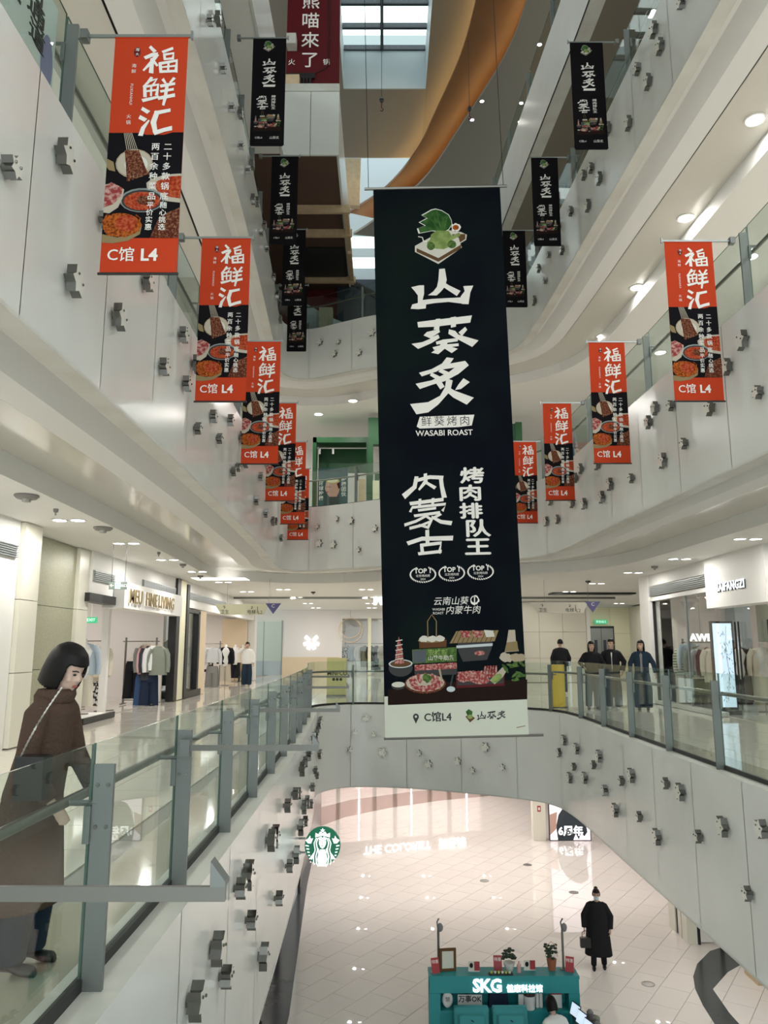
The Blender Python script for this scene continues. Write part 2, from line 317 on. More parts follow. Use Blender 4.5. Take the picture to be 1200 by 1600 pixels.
# floor tiles: each a thin slab of its own on the bare floors
def tile_field(floor, name, mt, inside, ang, tw, tl, z, box, eye=(0, 0, 6.9), gap=0.005, cap=300, th=0.012, stagger=0.5):
    x0, x1, y0, y1 = box; ca, sa = math.cos(ang), math.sin(ang); cells = []
    m = int(max(x1 - x0, y1 - y0) * 1.5 / min(tw, tl)) + 2; cx, cy = (x0 + x1) / 2, (y0 + y1) / 2
    for i in range(-m, m):
        for j in range(-m, m):
            u = (i + 0.5 + (stagger if j % 2 else 0)) * tl; v = (j + 0.5) * tw
            x, y = cx + u * ca - v * sa, cy + u * sa + v * ca
            if x0 < x < x1 and y0 < y < y1 and inside(x, y): cells.append((x, y))
    def size(c):        # how large the tile shows
        d = math.hypot(c[0] - eye[0], c[1] - eye[1]); return (eye[2] - z) / (d * d + 9) ** 1.5 * (1 if abs(c[0]) < 0.52 * c[1] + 0.3 else 0.001)
    cells.sort(key=size, reverse=True)
    mb = MB().box(-tl / 2 + gap, tl / 2 - gap, -tw / 2 + gap, tw / 2 - gap, -th, 0); t0 = mb.build(name, mt, floor); me = t0.data
    for q, (x, y) in enumerate(cells[:cap]):
        o = t0 if q == 0 else link(name, me, floor)
        o.location = (x, y, z + random.uniform(0, 0.0008)); o.rotation_euler = (0, 0, ang)
    rest = MB(); mt3 = Matrix.Rotation(ang, 3, 'Z')
    for (x, y) in cells[cap:]: rest.obox((x, y, z - th / 2), (tl - 2 * gap, tw - 2 * gap, th), mt3)
    if cells[cap:]: rest.build(name + '_far', mt, floor)['kind'] = 'stuff'
ground = MB().poly([(XO0, -6, -0.012), (XO1, -6, -0.012), (XO1, 48, -0.012), (XO0, 48, -0.012)]).build('floor', 'grout')
tag(ground, 'ground floor of glossy pale diagonal tiles below the atrium', 'floor', kind='structure')
STRIPE = [(8.6, 19.8), (7.49, 19.13), (6.91, 18.41), (6.56, 17.75), (6.36, 17.14), (6.22, 16.41), (6.1, 15.4), (6.1, 14.0), (6.55, 14.0), (6.6, 16.11), (6.72, 17.14), (7.4, 17.98), (7.91, 18.41), (8.6, 18.9)]
def in_poly(x, y, Q):
    c = False
    for (ax, ay), (bx, by) in zip(Q, Q[1:] + Q[:1]):
        if (ay > y) != (by > y) and x < (bx - ax) * (y - ay) / (by - ay) + ax: c = not c
    return c
tile_field(ground, 'floor_tile', 'tile1', lambda x, y: True, R(56), 0.6, 0.9, 0, (-4, 12, 6, 45), cap=300)
mb = MB(); mb.prism([(x, y, 0.0012) for x, y in STRIPE], (0, 0, 0.002)); mb.build('dark_stone_band', 'tiledark', ground)
mb = MB(); mb.prism([(-2.75, 6, 0.0012), (-1.78, 6, 0.0012), (-1.8, 16, 0.0012), (-2.25, 24, 0.0012), (-2.5, 31, 0.0012), (-3.4, 38.5, 0.0012), (-4.2, 38.5, 0.0012), (-3.3, 24, 0.0012)], (0, 0, 0.002)); mb.build('dark_stone_band', 'tiledark', ground)
BR = [(-2.8, 31.0), (-1.6, 33.2), (0.2, 35.0), (2.5, 36.6), (5.5, 38.0), (5.5, 40.5), (1.5, 38.9), (-1.5, 36.8), (-3.2, 34.5)]
mb = MB(); mb.prism([(x, y, 0.0012) for x, y in BR], (0, 0, 0.002)); mb.build('brown_stone_band', 'tilebrown', ground)
mb = MB().lathe([(0.14, 0.001), (0.14, 0.006), (0.10, 0.008), (0.10, 0.004), (0.02, 0.004)], n=20); dr = mb.build('floor_hatch', 'brushed', ground, loc=(5.48, 17.38, 0.002))
for x, y in ((3.0, 24.5), (4.6, 26.2), (5.4, 23.4)): link('floor_hatch', dr.data, ground, (x, y, 0.002))
fl2 = bpy.data.objects['floor_second']
P2 = [(p.x, p.y) for p in off(PATH[2], 0.3)] + [(XO1, -4), (XO1, YO), (XO0, YO), (XO0, -4)]
tile_field(fl2, 'floor_tile', 'tile2', lambda x, y: in_poly(x, y, P2) and in_poly(x + .38, y, P2) and in_poly(x - .38, y, P2) and in_poly(x, y - .38, P2), 0, 0.8, 0.8, 5.4, (-6.2, 8.4, 1.2, 43), cap=300, stagger=0)
# dark border band on the floor along the railing
mb = MB(); ribbon(PATH[2], (5.4016, 5.4016), mb, 0, 0.3, 0.75); mb.build('dark_border_band', 'tile2d', fl2)
for k in (3, 4):
    z = LEVEL[k][0]; mb = MB(); mb.poly(c_poly(off(PATH[k], 0.3), z + 0.0)); mb.build('floor_finish', 'tile2', bpy.data.objects['floor_' + NAMES[k]])

# ------------------------------------------------------------------ glass railings
def railing(k, s0, s1, label, step=1.45, hand=True, ends=True, ph=1.0, bolts=False):
    z = LEVEL[k][0] + 0.021; P = PATH[k]; L = arc(P); root = thing('glass_railing', label, 'railing')
    G = off(P, 0.2); LG = arc(G); GH = off(P, 0.3)
    n = max(1, round((s1 - s0) / step)); ss = [s0 + (s1 - s0) * i / n for i in range(n + 1)]; posts = []
    pm = None
    cm_ = bm_ = None
    for s in (ss if ends else ss[1:-1]):
        p, d = at_s(P, L, s); nn = Vector((d.y, -d.x)); q = p - nn * 0.125; ang = math.atan2(d.y, d.x)
        if pm is None:
            pm = o = MB().box(-0.0125, 0.0125, -0.045, 0.045, 0, ph).build('post', 'post', root)
            cm_ = MB().box(-0.03, 0.03, 0.0455, 0.075, ph - .34, ph - .18).build('glass_clamp', 'post', pm)
            if bolts: bm_ = MB().tube([(0, 0, 0), (-0.006, 0, 0)], 0.009, 8).build('bolt', 'chrome', pm)
        else:
            o = link('post', pm.data, root); link('glass_clamp', cm_.data, o)
        if bolts:
            for i, (xx, zz) in enumerate(((-.024, .86), (.024, .86), (-.024, .68), (.024, .68))):
                bo = bm_ if o is pm and i == 0 else link('bolt', bm_.data, o)
                bo.location = (-0.0125, xx, zz)
        o.location = (q.x, q.y, z); o.rotation_euler = (0, 0, ang); posts.append((q, ang))
    for a, b in zip(ss, ss[1:]):                         # panes
        q = [at_s(P, L, a + 0.012)] + [(p, None) for p, l in zip(P, L) if a + 0.05 < l < b - 0.05] + [at_s(P, L, b - 0.012)]
        pts = [x[0] for x in q]; mb = MB(); A = off(pts, 0.175); B = off(pts, 0.187); m = len(A)
        lo, hi = z + 0.03, z + ph + 0.09
        v = [(p.x, p.y, lo) for p in A] + [(p.x, p.y, hi) for p in A] + [(p.x, p.y, lo) for p in B] + [(p.x, p.y, hi) for p in B]
        mb.add(v, [(i, i + 1, m + i + 1, m + i) for i in range(m - 1)] + [(2 * m + i, 2 * m + i + 1, 3 * m + i + 1, 3 * m + i) for i in range(m - 1)], 0)
        mb.add(v, [(m + i, m + i + 1, 3 * m + i + 1, 3 * m + i) for i in range(m - 1)] + [(0, m, 3 * m, 2 * m), (m - 1, 2 * m - 1, 4 * m - 1, 3 * m - 1)], 1)
        mb.build('glass_pane', ['glass', 'glassedge'], root)
    i0 = min(range(len(L)), key=lambda i: abs(L[i] - s0)); i1 = min(range(len(L)), key=lambda i: abs(L[i] - s1))
    if hand:
        H = off(P, 0.30)[i0:i1 + 1]
        MB().tube([(p.x, p.y, z + ph - .17) for p in H], 0.025, 8).build('handrail', 'brushed', root, smooth=True)
        for s in ss:
            p, d = at_s(P, L, s); nn = Vector((d.y, -d.x)); a = p - nn * 0.15; b = p - nn * 0.3
            MB().tube([(a.x, a.y, z + ph - .17), (b.x, b.y, z + ph - .17)], 0.014, 6).build('rail_bracket', 'post', root)
    H = off(P, 0.17)[i0:i1 + 1]
    mb = MB(); ribbon(P[i0:i1 + 1], (z, z + 0.05), mb, 0, 0.165); ribbon(P[i0:i1 + 1], (z, z + 0.05), mb, 0, 0.2); ribbon(P[i0:i1 + 1], (z + 0.05, z + 0.05), mb, 0, 0.165, 0.2); mb.build('base_channel', 'slot', root)
    return root, posts
def s_near(k, x, y):
    P = PATH[k]; L = arc(P); i = min(range(len(P)), key=lambda j: (P[j].x - x) ** 2 + (P[j].y - y) ** 2); return L[i]
RAILS = {}
for k, nm, yl, yr, stl, str_, hl, hr in ((2, 'second', 0.73, 2.9, 1.45, 1.69, 0.95, 1.06), (3, 'third', 2.17, 2.25, 1.575, 1.575, 1.0, 1.0), (4, 'fourth', 1.96, 2.05, 1.575, 1.575, 1.0, 1.0)):
    xa, xb = PATH[k][0].x, PATH[k][-1].x
    sl0 = s_near(k, xa, yl); sl1 = s_near(k, -1.6 if k == 2 else -2.8, 18.4)
    sr1 = s_near(k, xb, yr); sr0 = s_near(k, 3.8, 18.1) if k == 2 else s_near(k, 3.8, 17.6)
    sl1 = sl0 + round((sl1 - sl0) / stl) * stl; sr0 = sr1 - round((sr1 - sr0) / str_) * str_
    RAILS[k, 'l'] = railing(k, sl0, sl1, 'glass railing with steel posts along the left edge of the %s storey' % nm, step=stl, ph=hl, bolts=(k == 2))
    RAILS[k, 'f'] = railing(k, sl1, sr0, 'glass railing across the far end of the %s storey' % nm, step=3.0, ends=False, ph=(hl + hr) / 2)
    RAILS[k, 'r'] = railing(k, sr0, sr1, 'glass railing with steel posts along the right edge of the %s storey' % nm, step=str_, ph=hr)

# ------------------------------------------------------------------ outer shell
def wall(name, label, x0, x1, y0, y1, z0, z1, m='white'):
    return tag(MB().box(x0, x1, y0, y1, z0, z1).build(name, m), label, 'wall', kind='structure')
for k, z0, z1 in ((3, 10.8, 14.45), (4, 16.2, 19.8)):
    nm = NAMES[k]
    wall('wall_left_' + nm, 'white shop wall at the back of the left gallery, %s storey' % nm, -6.6, -6.4, -4, 46, z0, z1)
    wall('wall_right_' + nm, 'white shop wall at the back of the right gallery, %s storey' % nm, 8.2, 8.4, -4, 46, z0, z1)
wall('wall_rear_shading', 'plain white wall added behind the camera to shade the storeys above the third', -9, 12, -5.2, -5.0, 15.0, 26)  # added out of view to block sky light and darken upper storeys and roof

# ------------------------------------------------------------------ fifth storey edge, roof and skylight
root = thing('wall_balcony_fifth', 'plain white balcony edge of the fifth storey high on the right', 'balcony edge', kind='structure')
PR = resample(catmull([(3.5, 26.5), (3.7, 22.0), (4.02, 16.6), (4.18, 13.6), (4.3, 9.0), (4.3, -4.0)], 8), 0.5)
LEVEL[5] = (21.6, 19.9, 19.75); PATH[5] = PR
for i in range(0, len(PR) - 1, 3):
    q = PR[i:i + 4]; mb = MB(); ribbon(q, (19.9, 21.62), mb); ribbon(q, (19.9, 21.62), mb, 0, 0.03); ribbon(q, (19.9, 19.9), mb, 0, 0, 0.03); mb.build('fascia_panel', 'panel', root, smooth=30)
mb = MB(); ribbon(PR, (19.9, 19.9), mb, 0, 0.0, 0.35); mb.build('edge_lip', 'lip', root)
mb = MB(); ribbon(PR, (19.95, 19.95), mb, 0, 0.35, 0.39); mb.build('shadow_slot', 'slot', root)
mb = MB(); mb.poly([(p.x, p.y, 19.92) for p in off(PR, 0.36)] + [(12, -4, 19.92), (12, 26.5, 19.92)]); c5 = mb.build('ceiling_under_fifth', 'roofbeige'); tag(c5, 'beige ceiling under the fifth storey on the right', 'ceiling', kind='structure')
mb = MB(); mb.poly([(p.x, p.y, 21.6) for p in off(PR, 0.1)] + [(12, -4, 21.6), (12, 26.5, 21.6)]); f5 = mb.build('floor_fifth', 'tile2'); tag(f5, 'fifth storey floor on the right of the atrium', 'floor', kind='structure')
RAILS[5, 'r'] = railing(5, 0.3, arc(PR)[-1] - 6, 'glass railing on the fifth storey high on the right', step=2.4, hand=False)
# fifth storey left with the bay that carries the red restaurant front
root = thing('wall_bay_fifth', 'white edge of the fifth storey bay under the red restaurant front', 'balcony edge', kind='structure')
def flat(name, mt, parent, *b): return MB().box(*b).build(name, mt, parent)
flat('fascia_panel', 'panel', root, -2.75, -1.97, 18.4, 18.46, 19.72, 21.6)
flat('fascia_panel', 'panel', root, -1.955, -1.2, 18.4, 18.46, 19.72, 21.6)
flat('edge_cap', 'lip', root, -2.75, -1.2, 18.37, 18.5, 21.6, 21.82)
flat('fascia_side_panel', 'panel', root, -1.26, -1.2, 18.47, 27.0, 19.72, 21.6)
flat('fascia_left_panel', 'panel', root, -2.72, -2.66, -4, 18.4, 19.72, 21.6)
flat('slab', 'brown', root, -9, -1.27, 18.47, 27.0, 19.75, 21.55)
flat('slab', 'white', root, -9, -2.73, -4, 18.4, 19.75, 21.55)
for y in (20.77, 22.1, 25.2): flat('timber_beam', 'wood', root, -2.9, -1.0, y, y + 0.1, 19.5, 19.74)
for y in (20.9, 23.3): flat('timber_edge', 'wood', root, -1.2, -1.06, y, y + 2.2, 19.55, 19.74)
flat('dark_panel', 'slot', root, -2.9, -1.3, 23.2, 25.15, 19.68, 19.745)
tag(MB().box(-6, -1.2, 26.2, 26.5, 17.4, 19.72).build('wall_far_red', 'darkred'), 'dark red wall at the back of the fourth storey', 'wall', kind='structure')
wall('wall_far_brown', 'dark brown wall of the restaurant behind the fourth storey railing', -8, -1.2, 26.5, 26.7, 16.2, 21.6, 'brown')
# red restaurant front
sg = thing('restaurant_sign', 'dark red restaurant front with white vertical characters, top of the bay', 'sign', (-1.95, 18.75, 21.83))
MB().box(-0.75, 0.72, 0, 0.08, 0, 3.2).build('sign_board', 'darkred', sg)
for i, ch in enumerate('了來喵熊'): text_obj('character', ch, 'text_white', sg, (-0.1, -0.006, 1.0 + i * 0.62), FACE, size=0.52, bold=0.003, res=3)
text_obj('character', '锅', 'text_white', sg, (0.36, -0.006, 0.95), FACE, size=0.2)
text_obj('character', '火', 'text_white', sg, (-0.6, -0.006, 0.95), FACE, size=0.2)
MB().tube([(0.42, -0.02, 3.2), (0.42, -0.02, 1.9), (0.47, -0.02, 1.75), (0.42, -0.02, 1.6), (0.42, -0.02, 0.85), (0.28, -0.02, 0.72), (0.05, -0.02, 0.6)], 0.012, 6).build('outline_trim', 'black', sg)
MB().box(-0.7, 0.05, -0.06, -0.02, 0.42, 0.58).build('lantern_bar', 'black', sg)
for i in range(6): MB().box(-0.55 + i * .09, -0.49 + i * .09, -0.07, -0.01, 0.2, 0.42).build('fringe', 'black', sg)
MB().box(-0.72, -0.35, -0.25, -0.01, 0.0, 0.38).build('ledge_box', 'wood', sg); MB().box(-0.72, -0.46, -0.3, -0.01, 1.3, 1.62).build('ledge_box', 'lip', sg)

# roof: stepped ceilings and a glazed well
ZR = 25.6
rf = thing('ceiling_roof', 'stepped roof ceiling of the atrium with a glazed skylight well', 'ceiling', kind='structure')
for b in ((-9, -1.38, -4, 27), (1.42, 9, -4, 27), (-1.38, 1.42, 23.3, 27), (-1.38, 1.42, 15.2, 16.6), (-1.38, 1.42, 5.2, 6.2)):
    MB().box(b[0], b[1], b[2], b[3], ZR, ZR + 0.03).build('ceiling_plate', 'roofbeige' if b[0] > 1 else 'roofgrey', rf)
for y0, y1 in ((16.6, 23.3), (6.2, 15.2), (-4, 5.2)):
    w = thing('skylight', 'roof light with dark glazing bars' + (' seen at the top of the photo' if y0 > 16 else (' over the middle of the atrium' if y0 > 5 else ' over the near end of the atrium')), 'skylight', (0, 0, 0))
    for nm_, b in (('well_wall', (-1.5, -1.385, y0, y1)), ('well_wall', (1.425, 1.54, y0, y1)), ('well_wall', (-1.5, 1.54, y0 - .12, y0 - .005)), ('well_wall', (-1.5, 1.54, y1 + .005, y1 + .12))):
        MB().box(b[0], b[1], b[2], b[3], ZR + 0.031, 27.3).build(nm_, 'bluegrey', w)
    n = max(2, round((y1 - y0) / 0.95))
    for i in range(n + 1):
        y = y0 + (y1 - y0) * i / n; MB().box(-1.38, 1.42, y - 0.05, y + 0.05, 27.1, 27.28).build('glazing_bar', 'navy', w)
    MB().box(-0.12, -0.02, y0, y1, 27.08, 27.29).build('ridge_bar', 'navy', w)
    for i in range(n):
        a, b = y0 + (y1 - y0) * i / n + 0.06, y0 + (y1 - y0) * (i + 1) / n - 0.06
        for x0_, x1_ in ((-1.37, -0.13), (-0.01, 1.41)): MB().box(x0_, x1_, a, b, 27.18, 27.19).build('glass_pane', 'glassclear', w)
AP = [(2.8, 16.0), (2.76, 17.5), (2.64, 19.0), (2.4, 21.17), (1.77, 23.8), (1.19, 25.9), (0.03, 28.23), (-1.5, 29.95)]
BP = [(4.0, 15.0), (4.0, 16.5), (3.95, 18.37), (3.66, 20.46), (2.63, 23.66), (1.47, 26.79), (-0.35, 29.48), (-1.33, 30.65)]
A2 = resample(catmull(AP, 6), 0.4); B2 = resample(catmull(BP, 6), 0.4)
def plate(nm_, mt, E, z, th, x1, yn):
    mb = MB(); mb.prism([(p.x, p.y, z) for p in E] + [(x1, 33, z), (x1, yn, z)], (0, 0, th)); return mb.build(nm_, mt, rf)
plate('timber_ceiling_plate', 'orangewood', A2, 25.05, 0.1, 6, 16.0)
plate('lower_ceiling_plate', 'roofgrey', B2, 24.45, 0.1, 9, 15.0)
def led_run(E, z, d):
    q = [p for p in off(E, -d)] ; mb = MB(); mb.tube([(p.x, p.y, z) for p in q], 0.02, 6); return mb.build('cove_light', 'ledwarm', rf)
led_run(A2, 25.2, 0.14); led_run(B2, 24.6, 0.14)
# far roof beyond the well: pale wall with window slits
fw = thing('wall_far_upper', 'blue grey wall with bright window slits high at the far end', 'wall', kind='structure')
def holed(parent, nm_, mt, x0, x1, y, z0, z1, holes, th=0.2):
    xs = sorted({x0, x1, *[h[0] for h in holes], *[h[1] for h in holes]}); zs = sorted({z0, z1, *[h[2] for h in holes], *[h[3] for h in holes]})
    mb = MB()
    for a, b in zip(xs, xs[1:]):
        for c_, d_ in zip(zs, zs[1:]):
            mx, mz = (a + b) / 2, (c_ + d_) / 2
            if not any(h[0] < mx < h[1] and h[2] < mz < h[3] for h in holes): mb.box(a, b, y, y + th, c_, d_)
    return mb.build(nm_, mt, parent)
holed(fw, 'upper_wall', 'bluegrey', -9, 9, 33.0, 23.4, 31, [(-3.2, -0.3, 25.1, 25.8), (-3.2, -0.2, 24.1, 24.75), (-3.0, -1.7, 27.9, 28.6)])
for z0, z1 in ((25.1, 25.8), (24.1, 24.75), (27.9, 28.6)): MB().box(-3.2, -0.2, 33.08, 33.1, z0, z1).build('glass_pane', 'glassclear', fw)
MB().box(-9, 9, 32.7, 33.0, 20.2, 23.4).build('dark_band', 'navy', fw)
MB().box(-9, 9, 32.9, 33.0, 16.2, 20.2).build('lower_wall', 'bluegrey', fw)
MB().box(-9, 9, 27.0, 27.05, 25.6, 31).build('well_upstand', 'bluegrey', fw)
MB().prism([(-1.45, 28.5, 24.5), (-1.0, 28.5, 24.5), (-0.95, 28.5, 26.6), (-1.6, 28.5, 26.6)], (0, 0.25, 0)).build('timber_fin', 'wood', fw)
# escalator parapet and kiosk beyond the fourth storey railing
es = thing('escalator', 'dark escalator flank rising behind the fourth storey railing', 'escalator', (0, 26.0, 16.2))
MB().prism([(-1.7, 0, 0.0), (3.5, 0, 0.0), (3.5, 0, 0.9), (-1.2, 0, 3.6), (-1.7, 0, 3.6)], (0, 0.3, 0)).build('flank', 'navy', es)
MB().prism([(-1.7, -0.04, 3.6), (-1.2, -0.04, 3.6), (3.5, -0.04, 0.9), (3.5, -0.04, 1.1), (-1.15, -0.04, 3.8), (-1.7, -0.04, 3.8)], (0, 0.4, 0)).build('handrail', 'black', es)
MB().box(-0.9, 3.5, -0.06, -0.01, 0.02, 1.35).build('glow_panel', 'creamglow', es)
pp = thing('stair_parapet', 'pale stair parapet behind the fourth storey railing', 'parapet', (-2.2, 24.2, 16.2))
MB().prism([(-0.5, 0, 0.05), (0.9, 0, 0.05), (0.9, 0, 1.35), (0.3, 0, 1.6), (-0.5, 0, 2.1)], (0, 0.2, 0)).build('flank', 'bluegrey', pp)
MB().box(0.05, 0.5, -0.35, -0.05, 0.05, 1.75).build('pier', 'olive', pp)
MB().box(-0.4, -0.3, -0.12, -0.02, 0.05, 1.3).build('newel', 'post', pp)
MB().tube([(-0.45, -0.08, 0.7), (0.05, -0.08, 1.1)], 0.03, 6).build('rail', 'post', pp)

# ------------------------------------------------------------------ second storey: left shop front
def sbox(name, m, parent, *b): return MB().box(*b).build(name, m, parent)
wl = thing('wall_left', 'second storey left shopfront wall with white fascia and tiled pilasters', 'wall', kind='structure')
sbox('white_bay', 'white', wl, -5.9, -5.6, -4, 11.7, 5.4, 8.8)
for i, (a, b) in enumerate(((5.42, 6.5), (6.51, 7.6), (7.61, 8.79))):
    sbox('pilaster_tile', 'cream', wl, -6.0, -5.52, 11.71, 12.3, a, b)
    sbox('olive_tile', 'olive', wl, -6.3, -5.97, 12.85, 14.85, a, b)
    sbox('pilaster_tile', 'cream', wl, -6.3, -5.9, 14.86, 15.4, a, b)
    sbox('pilaster_tile', 'cream', wl, -6.3, -5.99, 12.31, 12.84, a, b)
sbox('pilaster_core', 'grout', wl, -6.2, -6.02, 11.75, 15.35, 5.41, 8.78)
sbox('shop_header', 'white', wl, -6.1, -5.85, 15.4, 21.6, 7.95, 8.8)
sbox('shutter_slot', 'black', wl, -6.05, -5.8, 15.2, 17.0, 7.78, 7.95)
sbox('sign_box', 'white', wl, -6.1, -5.62, 16.7, 21.5, 7.72, 8.28)
sbox('header_second_shop', 'white', wl, -6.1, -5.85, 22.7, 35.4, 8.05, 8.8)
sbox('frame_black', 'black', wl, -6.0, -5.78, 21.6, 21.95, 5.42, 8.78)
sbox('glowing_pier', 'creamglow', wl, -6.0, -5.8, 21.95, 22.65, 5.42, 8.78)
sbox('frame_black', 'black', wl, -6.0, -5.76, 22.65, 22.9, 5.42, 8.7)
sbox('frame_black', 'black', wl, -6.0, -5.8, 24.3, 24.5, 5.5, 7.95)
sbox('frame_black', 'black', wl, -6.0, -5.8, 22.9, 24.5, 7.9, 8.0)
sbox('display_plinth', 'black', wl, -6.6, -5.78, 22.9, 24.8, 5.41, 5.6)
sbox('timber_pier', 'woodlight', wl, -6.1, -5.8, 24.5, 25.3, 5.41, 8.0)
sbox('white_end_pier', 'white', wl, -6.1, -5.8, 34.9, 35.5, 5.41, 8.8)
sbox('glass_pane', 'glassclear', wl, -5.9, -5.89, 22.92, 24.28, 5.62, 7.88)
def grille(name, parent, x, y0, y1, z0, z1, side=1):
    g = MB().box(x, x + 0.02 * side, y0, y1, z0, z1).build(name, 'grille', parent)
    n = 6
    for i in range(n):
        z = z0 + (z1 - z0) * (i + 0.5) / n; MB().box(x + .02 * side, x + .05 * side, y0, y1, z - .012, z + .006).build('slat', 'steel', g)
    return g
grille('air_grille', wl, -5.6, 8.5, 11.6, 8.22, 8.42)
grille('air_grille', wl, -5.85, 15.42, 16.6, 8.2, 8.42)
grille('air_grille', wl, -5.85, 18.6, 21.5, 8.31, 8.5)
grille('air_grille', wl, -5.85, 23.0, 28.5, 8.3, 8.5); grille('air_grille', wl, -5.85, 29.2, 34.8, 8.3, 8.5)
# interior of the first shop
def room(name, label, x0, x1, y0, y1, z0, z1, m, open_side, lampw, col=(1, 0.95, 0.9), floor='tile2'):
    r = thing(name, label, 'wall', kind='structure')
    if open_side != 'l': sbox('side_wall', m, r, x0 - .1, x0, y0, y1, z0, z1)
    if open_side != 'r': sbox('side_wall', m, r, x1, x1 + .1, y0, y1, z0, z1)
    sbox('end_wall', m, r, x0, x1, y0 - .1, y0, z0, z1); sbox('end_wall', m, r, x0, x1, y1, y1 + .1, z0, z1)
    sbox('shop_ceiling', 'white', r, x0, x1, y0, y1, z1, z1 + .1)
    sbox('shop_floor', floor, r, x0, x1, y0, y1, z0, z0 + .012)
    add_light(r, ((x0 + x1) / 2, (y0 + y1) / 2, z1 - 0.05), lampw, min(2.0, (x1 - x0) * .7), col, sy=(y1 - y0) * .7)
    return r
r1 = room('wall_shop_first', 'bright pinkish interior of the first left clothing shop', -10.2, -6.12, 15.4, 21.55, 5.4, 8.3, 'shopwall', 'r', 130)
sbox('timber_portal', 'woodlight', r1, -10.19, -9.2, 21.3, 21.54, 5.42, 7.7); sbox('portal_glow', 'creamglow', r1, -9.9, -9.4, 21.25, 21.3, 5.42, 7.4)
sbox('white_post', 'white', r1, -6.5, -6.35, 17.9, 18.05, 5.42, 8.28)
sbox('podium', 'white', r1, -7.6, -5.86, 15.5, 17.0, 5.412, 5.5); sbox('podium_edge', 'black', r1, -5.86, -5.8, 15.3, 17.05, 5.405, 5.52)
r2 = room('wall_shop_second', 'bright interior of the second left clothing shop', -9.6, -6.12, 25.3, 34.9, 5.4, 8.3, 'shopwall', 'r', 190, floor='tile2')
sbox('dark_pier', 'black', r2, -7.6, -7.3, 31.5, 31.8, 5.42, 8.28); sbox('timber_back', 'woodlight', r2, -7.2, -6.13, 34.6, 34.89, 5.42, 8.1)
sbox('wall_shelf_light', 'creamglow', r2, -9.59, -9.5, 26, 31, 7.3, 7.36)
sbox('display_back', 'white', wl, -6.95, -6.9, 22.9, 24.6, 5.6, 7.95)
# far end wall of the second storey
fe = thing('wall_far', 'far white wall of the second storey with timber dado and glass door', 'wall', kind='structure')
YF = 41.0
sbox('upper_wall', 'shopwall', fe, -5.35, -2.35, YF, YF + .2, 6.35, 9.1)
sbox('timber_dado', 'woodlight', fe, -5.35, -2.35, YF - .03, YF + .2, 5.4, 6.35)
sbox('wall_above_door', 'white', fe, -7.5, -5.35, YF, YF + .2, 8.25, 9.1)
sbox('door_back_wall', 'white', fe, -7.5, -5.3, YF + 1.2, YF + 1.3, 5.4, 8.3)
sbox('door_glass', 'glass', fe, -6.75, -5.4, YF + .02, YF + .04, 6.15, 8.2); sbox('door_glass_lower', 'bluegrey', fe, -6.75, -5.4, YF, YF + .06, 5.42, 6.15)
sbox('door_frame', 'steel', fe, -5.4, -5.34, YF - .04, YF + .1, 5.42, 8.25); sbox('door_mullion', 'steel', fe, -6.35, -6.32, YF - .02, YF + .05, 5.42, 8.2)
sbox('far_shop_header', 'white', fe, -2.35, 9, YF, YF + .2, 8.35, 9.1); sbox('far_shop_post', 'white', fe, -2.35, -2.2, YF - .05, YF + .15, 5.42, 8.4)
sbox('far_shop_post', 'creamglow', fe, -0.85, -0.68, YF - .05, YF + .15, 5.42, 8.4)
sbox('far_pier', 'shopwall', fe, 4.5, 9, YF - .05, YF + .15, 5.42, 8.4)
sbox('metal_soffit_trim', 'brushed', fe, -8, 9, 30.0, 30.1, 8.72, 8.82)
r3 = room('wall_shop_far', 'bright interior of the far clothing shop behind the big banner', -2.3, 4.5, YF + .3, YF + 4.5, 5.4, 8.6, 'shopwall', '', 90)
for o in list(r3.children):
    if o.name.startswith('end_wall') and abs(min(v.co.y for v in o.data.vertices) - (YF + .2)) < .05: bpy.data.objects.remove(o)
for i in range(3): sbox('window_pane', 'glassclear', fe, -2.18 + i * 1.5 + .02, -0.7 + i * 1.5 - .17, YF + .06, YF + .07, 5.45, 8.35)
# snowflake shaped sign on the far wall
sn = thing('petal_sign', 'white glowing six petal emblem on the far wall', 'sign', (-3.82, YF - .06, 7.13))
for deg_ in (42, 138, 198, 246, 294, 342):
    a = R(deg_); c_, s_ = math.cos(a), math.sin(a); w = .085
    MB().prism([(s_ * w * .8 + c_ * .12, 0, -c_ * w * .8 + s_ * .12), (-s_ * w * .8 + c_ * .12, 0, c_ * w * .8 + s_ * .12), (-s_ * w + c_ * .42, 0, c_ * w + s_ * .42), (s_ * w + c_ * .42, 0, -c_ * w + s_ * .42)], (0, .05, 0)).build('petal', 'letterglow', sn)
# ------------------------------------------------------------------ second storey: right shop front
wr = thing('wall_right', 'second storey right shopfront wall with glass window and hanging sign panel', 'wall', kind='structure')
sbox('corner_pier', 'white', wr, 7.15, 7.75, 20.9, 21.6, 5.41, 8.8)
sbox('header', 'white', wr, 7.2, 7.45, 17.0, 20.9, 8.5, 8.8); sbox('header_lower', 'white', wr, 7.2, 7.4, 17.0, 20.9, 8.1, 8.2)
sbox('sign_panel', 'white', wr, 7.1, 7.5, 14.3, 17.0, 7.72, 8.8)
sbox('header_near', 'white', wr, 7.2, 7.45, -4, 14.3, 8.2, 8.8)
sbox('window_pane', 'glassclear', wr, 7.3, 7.31, 18.7, 20.85, 5.5, 8.1); sbox('window_pane', 'glassclear', wr, 7.3, 7.31, 17.1, 18.66, 5.5, 8.1)
sbox('window_bar', 'steel', wr, 7.28, 7.33, 18.66, 18.7, 5.45, 8.1); sbox('window_bar', 'black', wr, 7.26, 7.33, 20.86, 20.9, 5.45, 8.1)
sbox('window_sill', 'lip', wr, 7.2, 7.42, 17.0, 20.9, 5.41, 5.5)
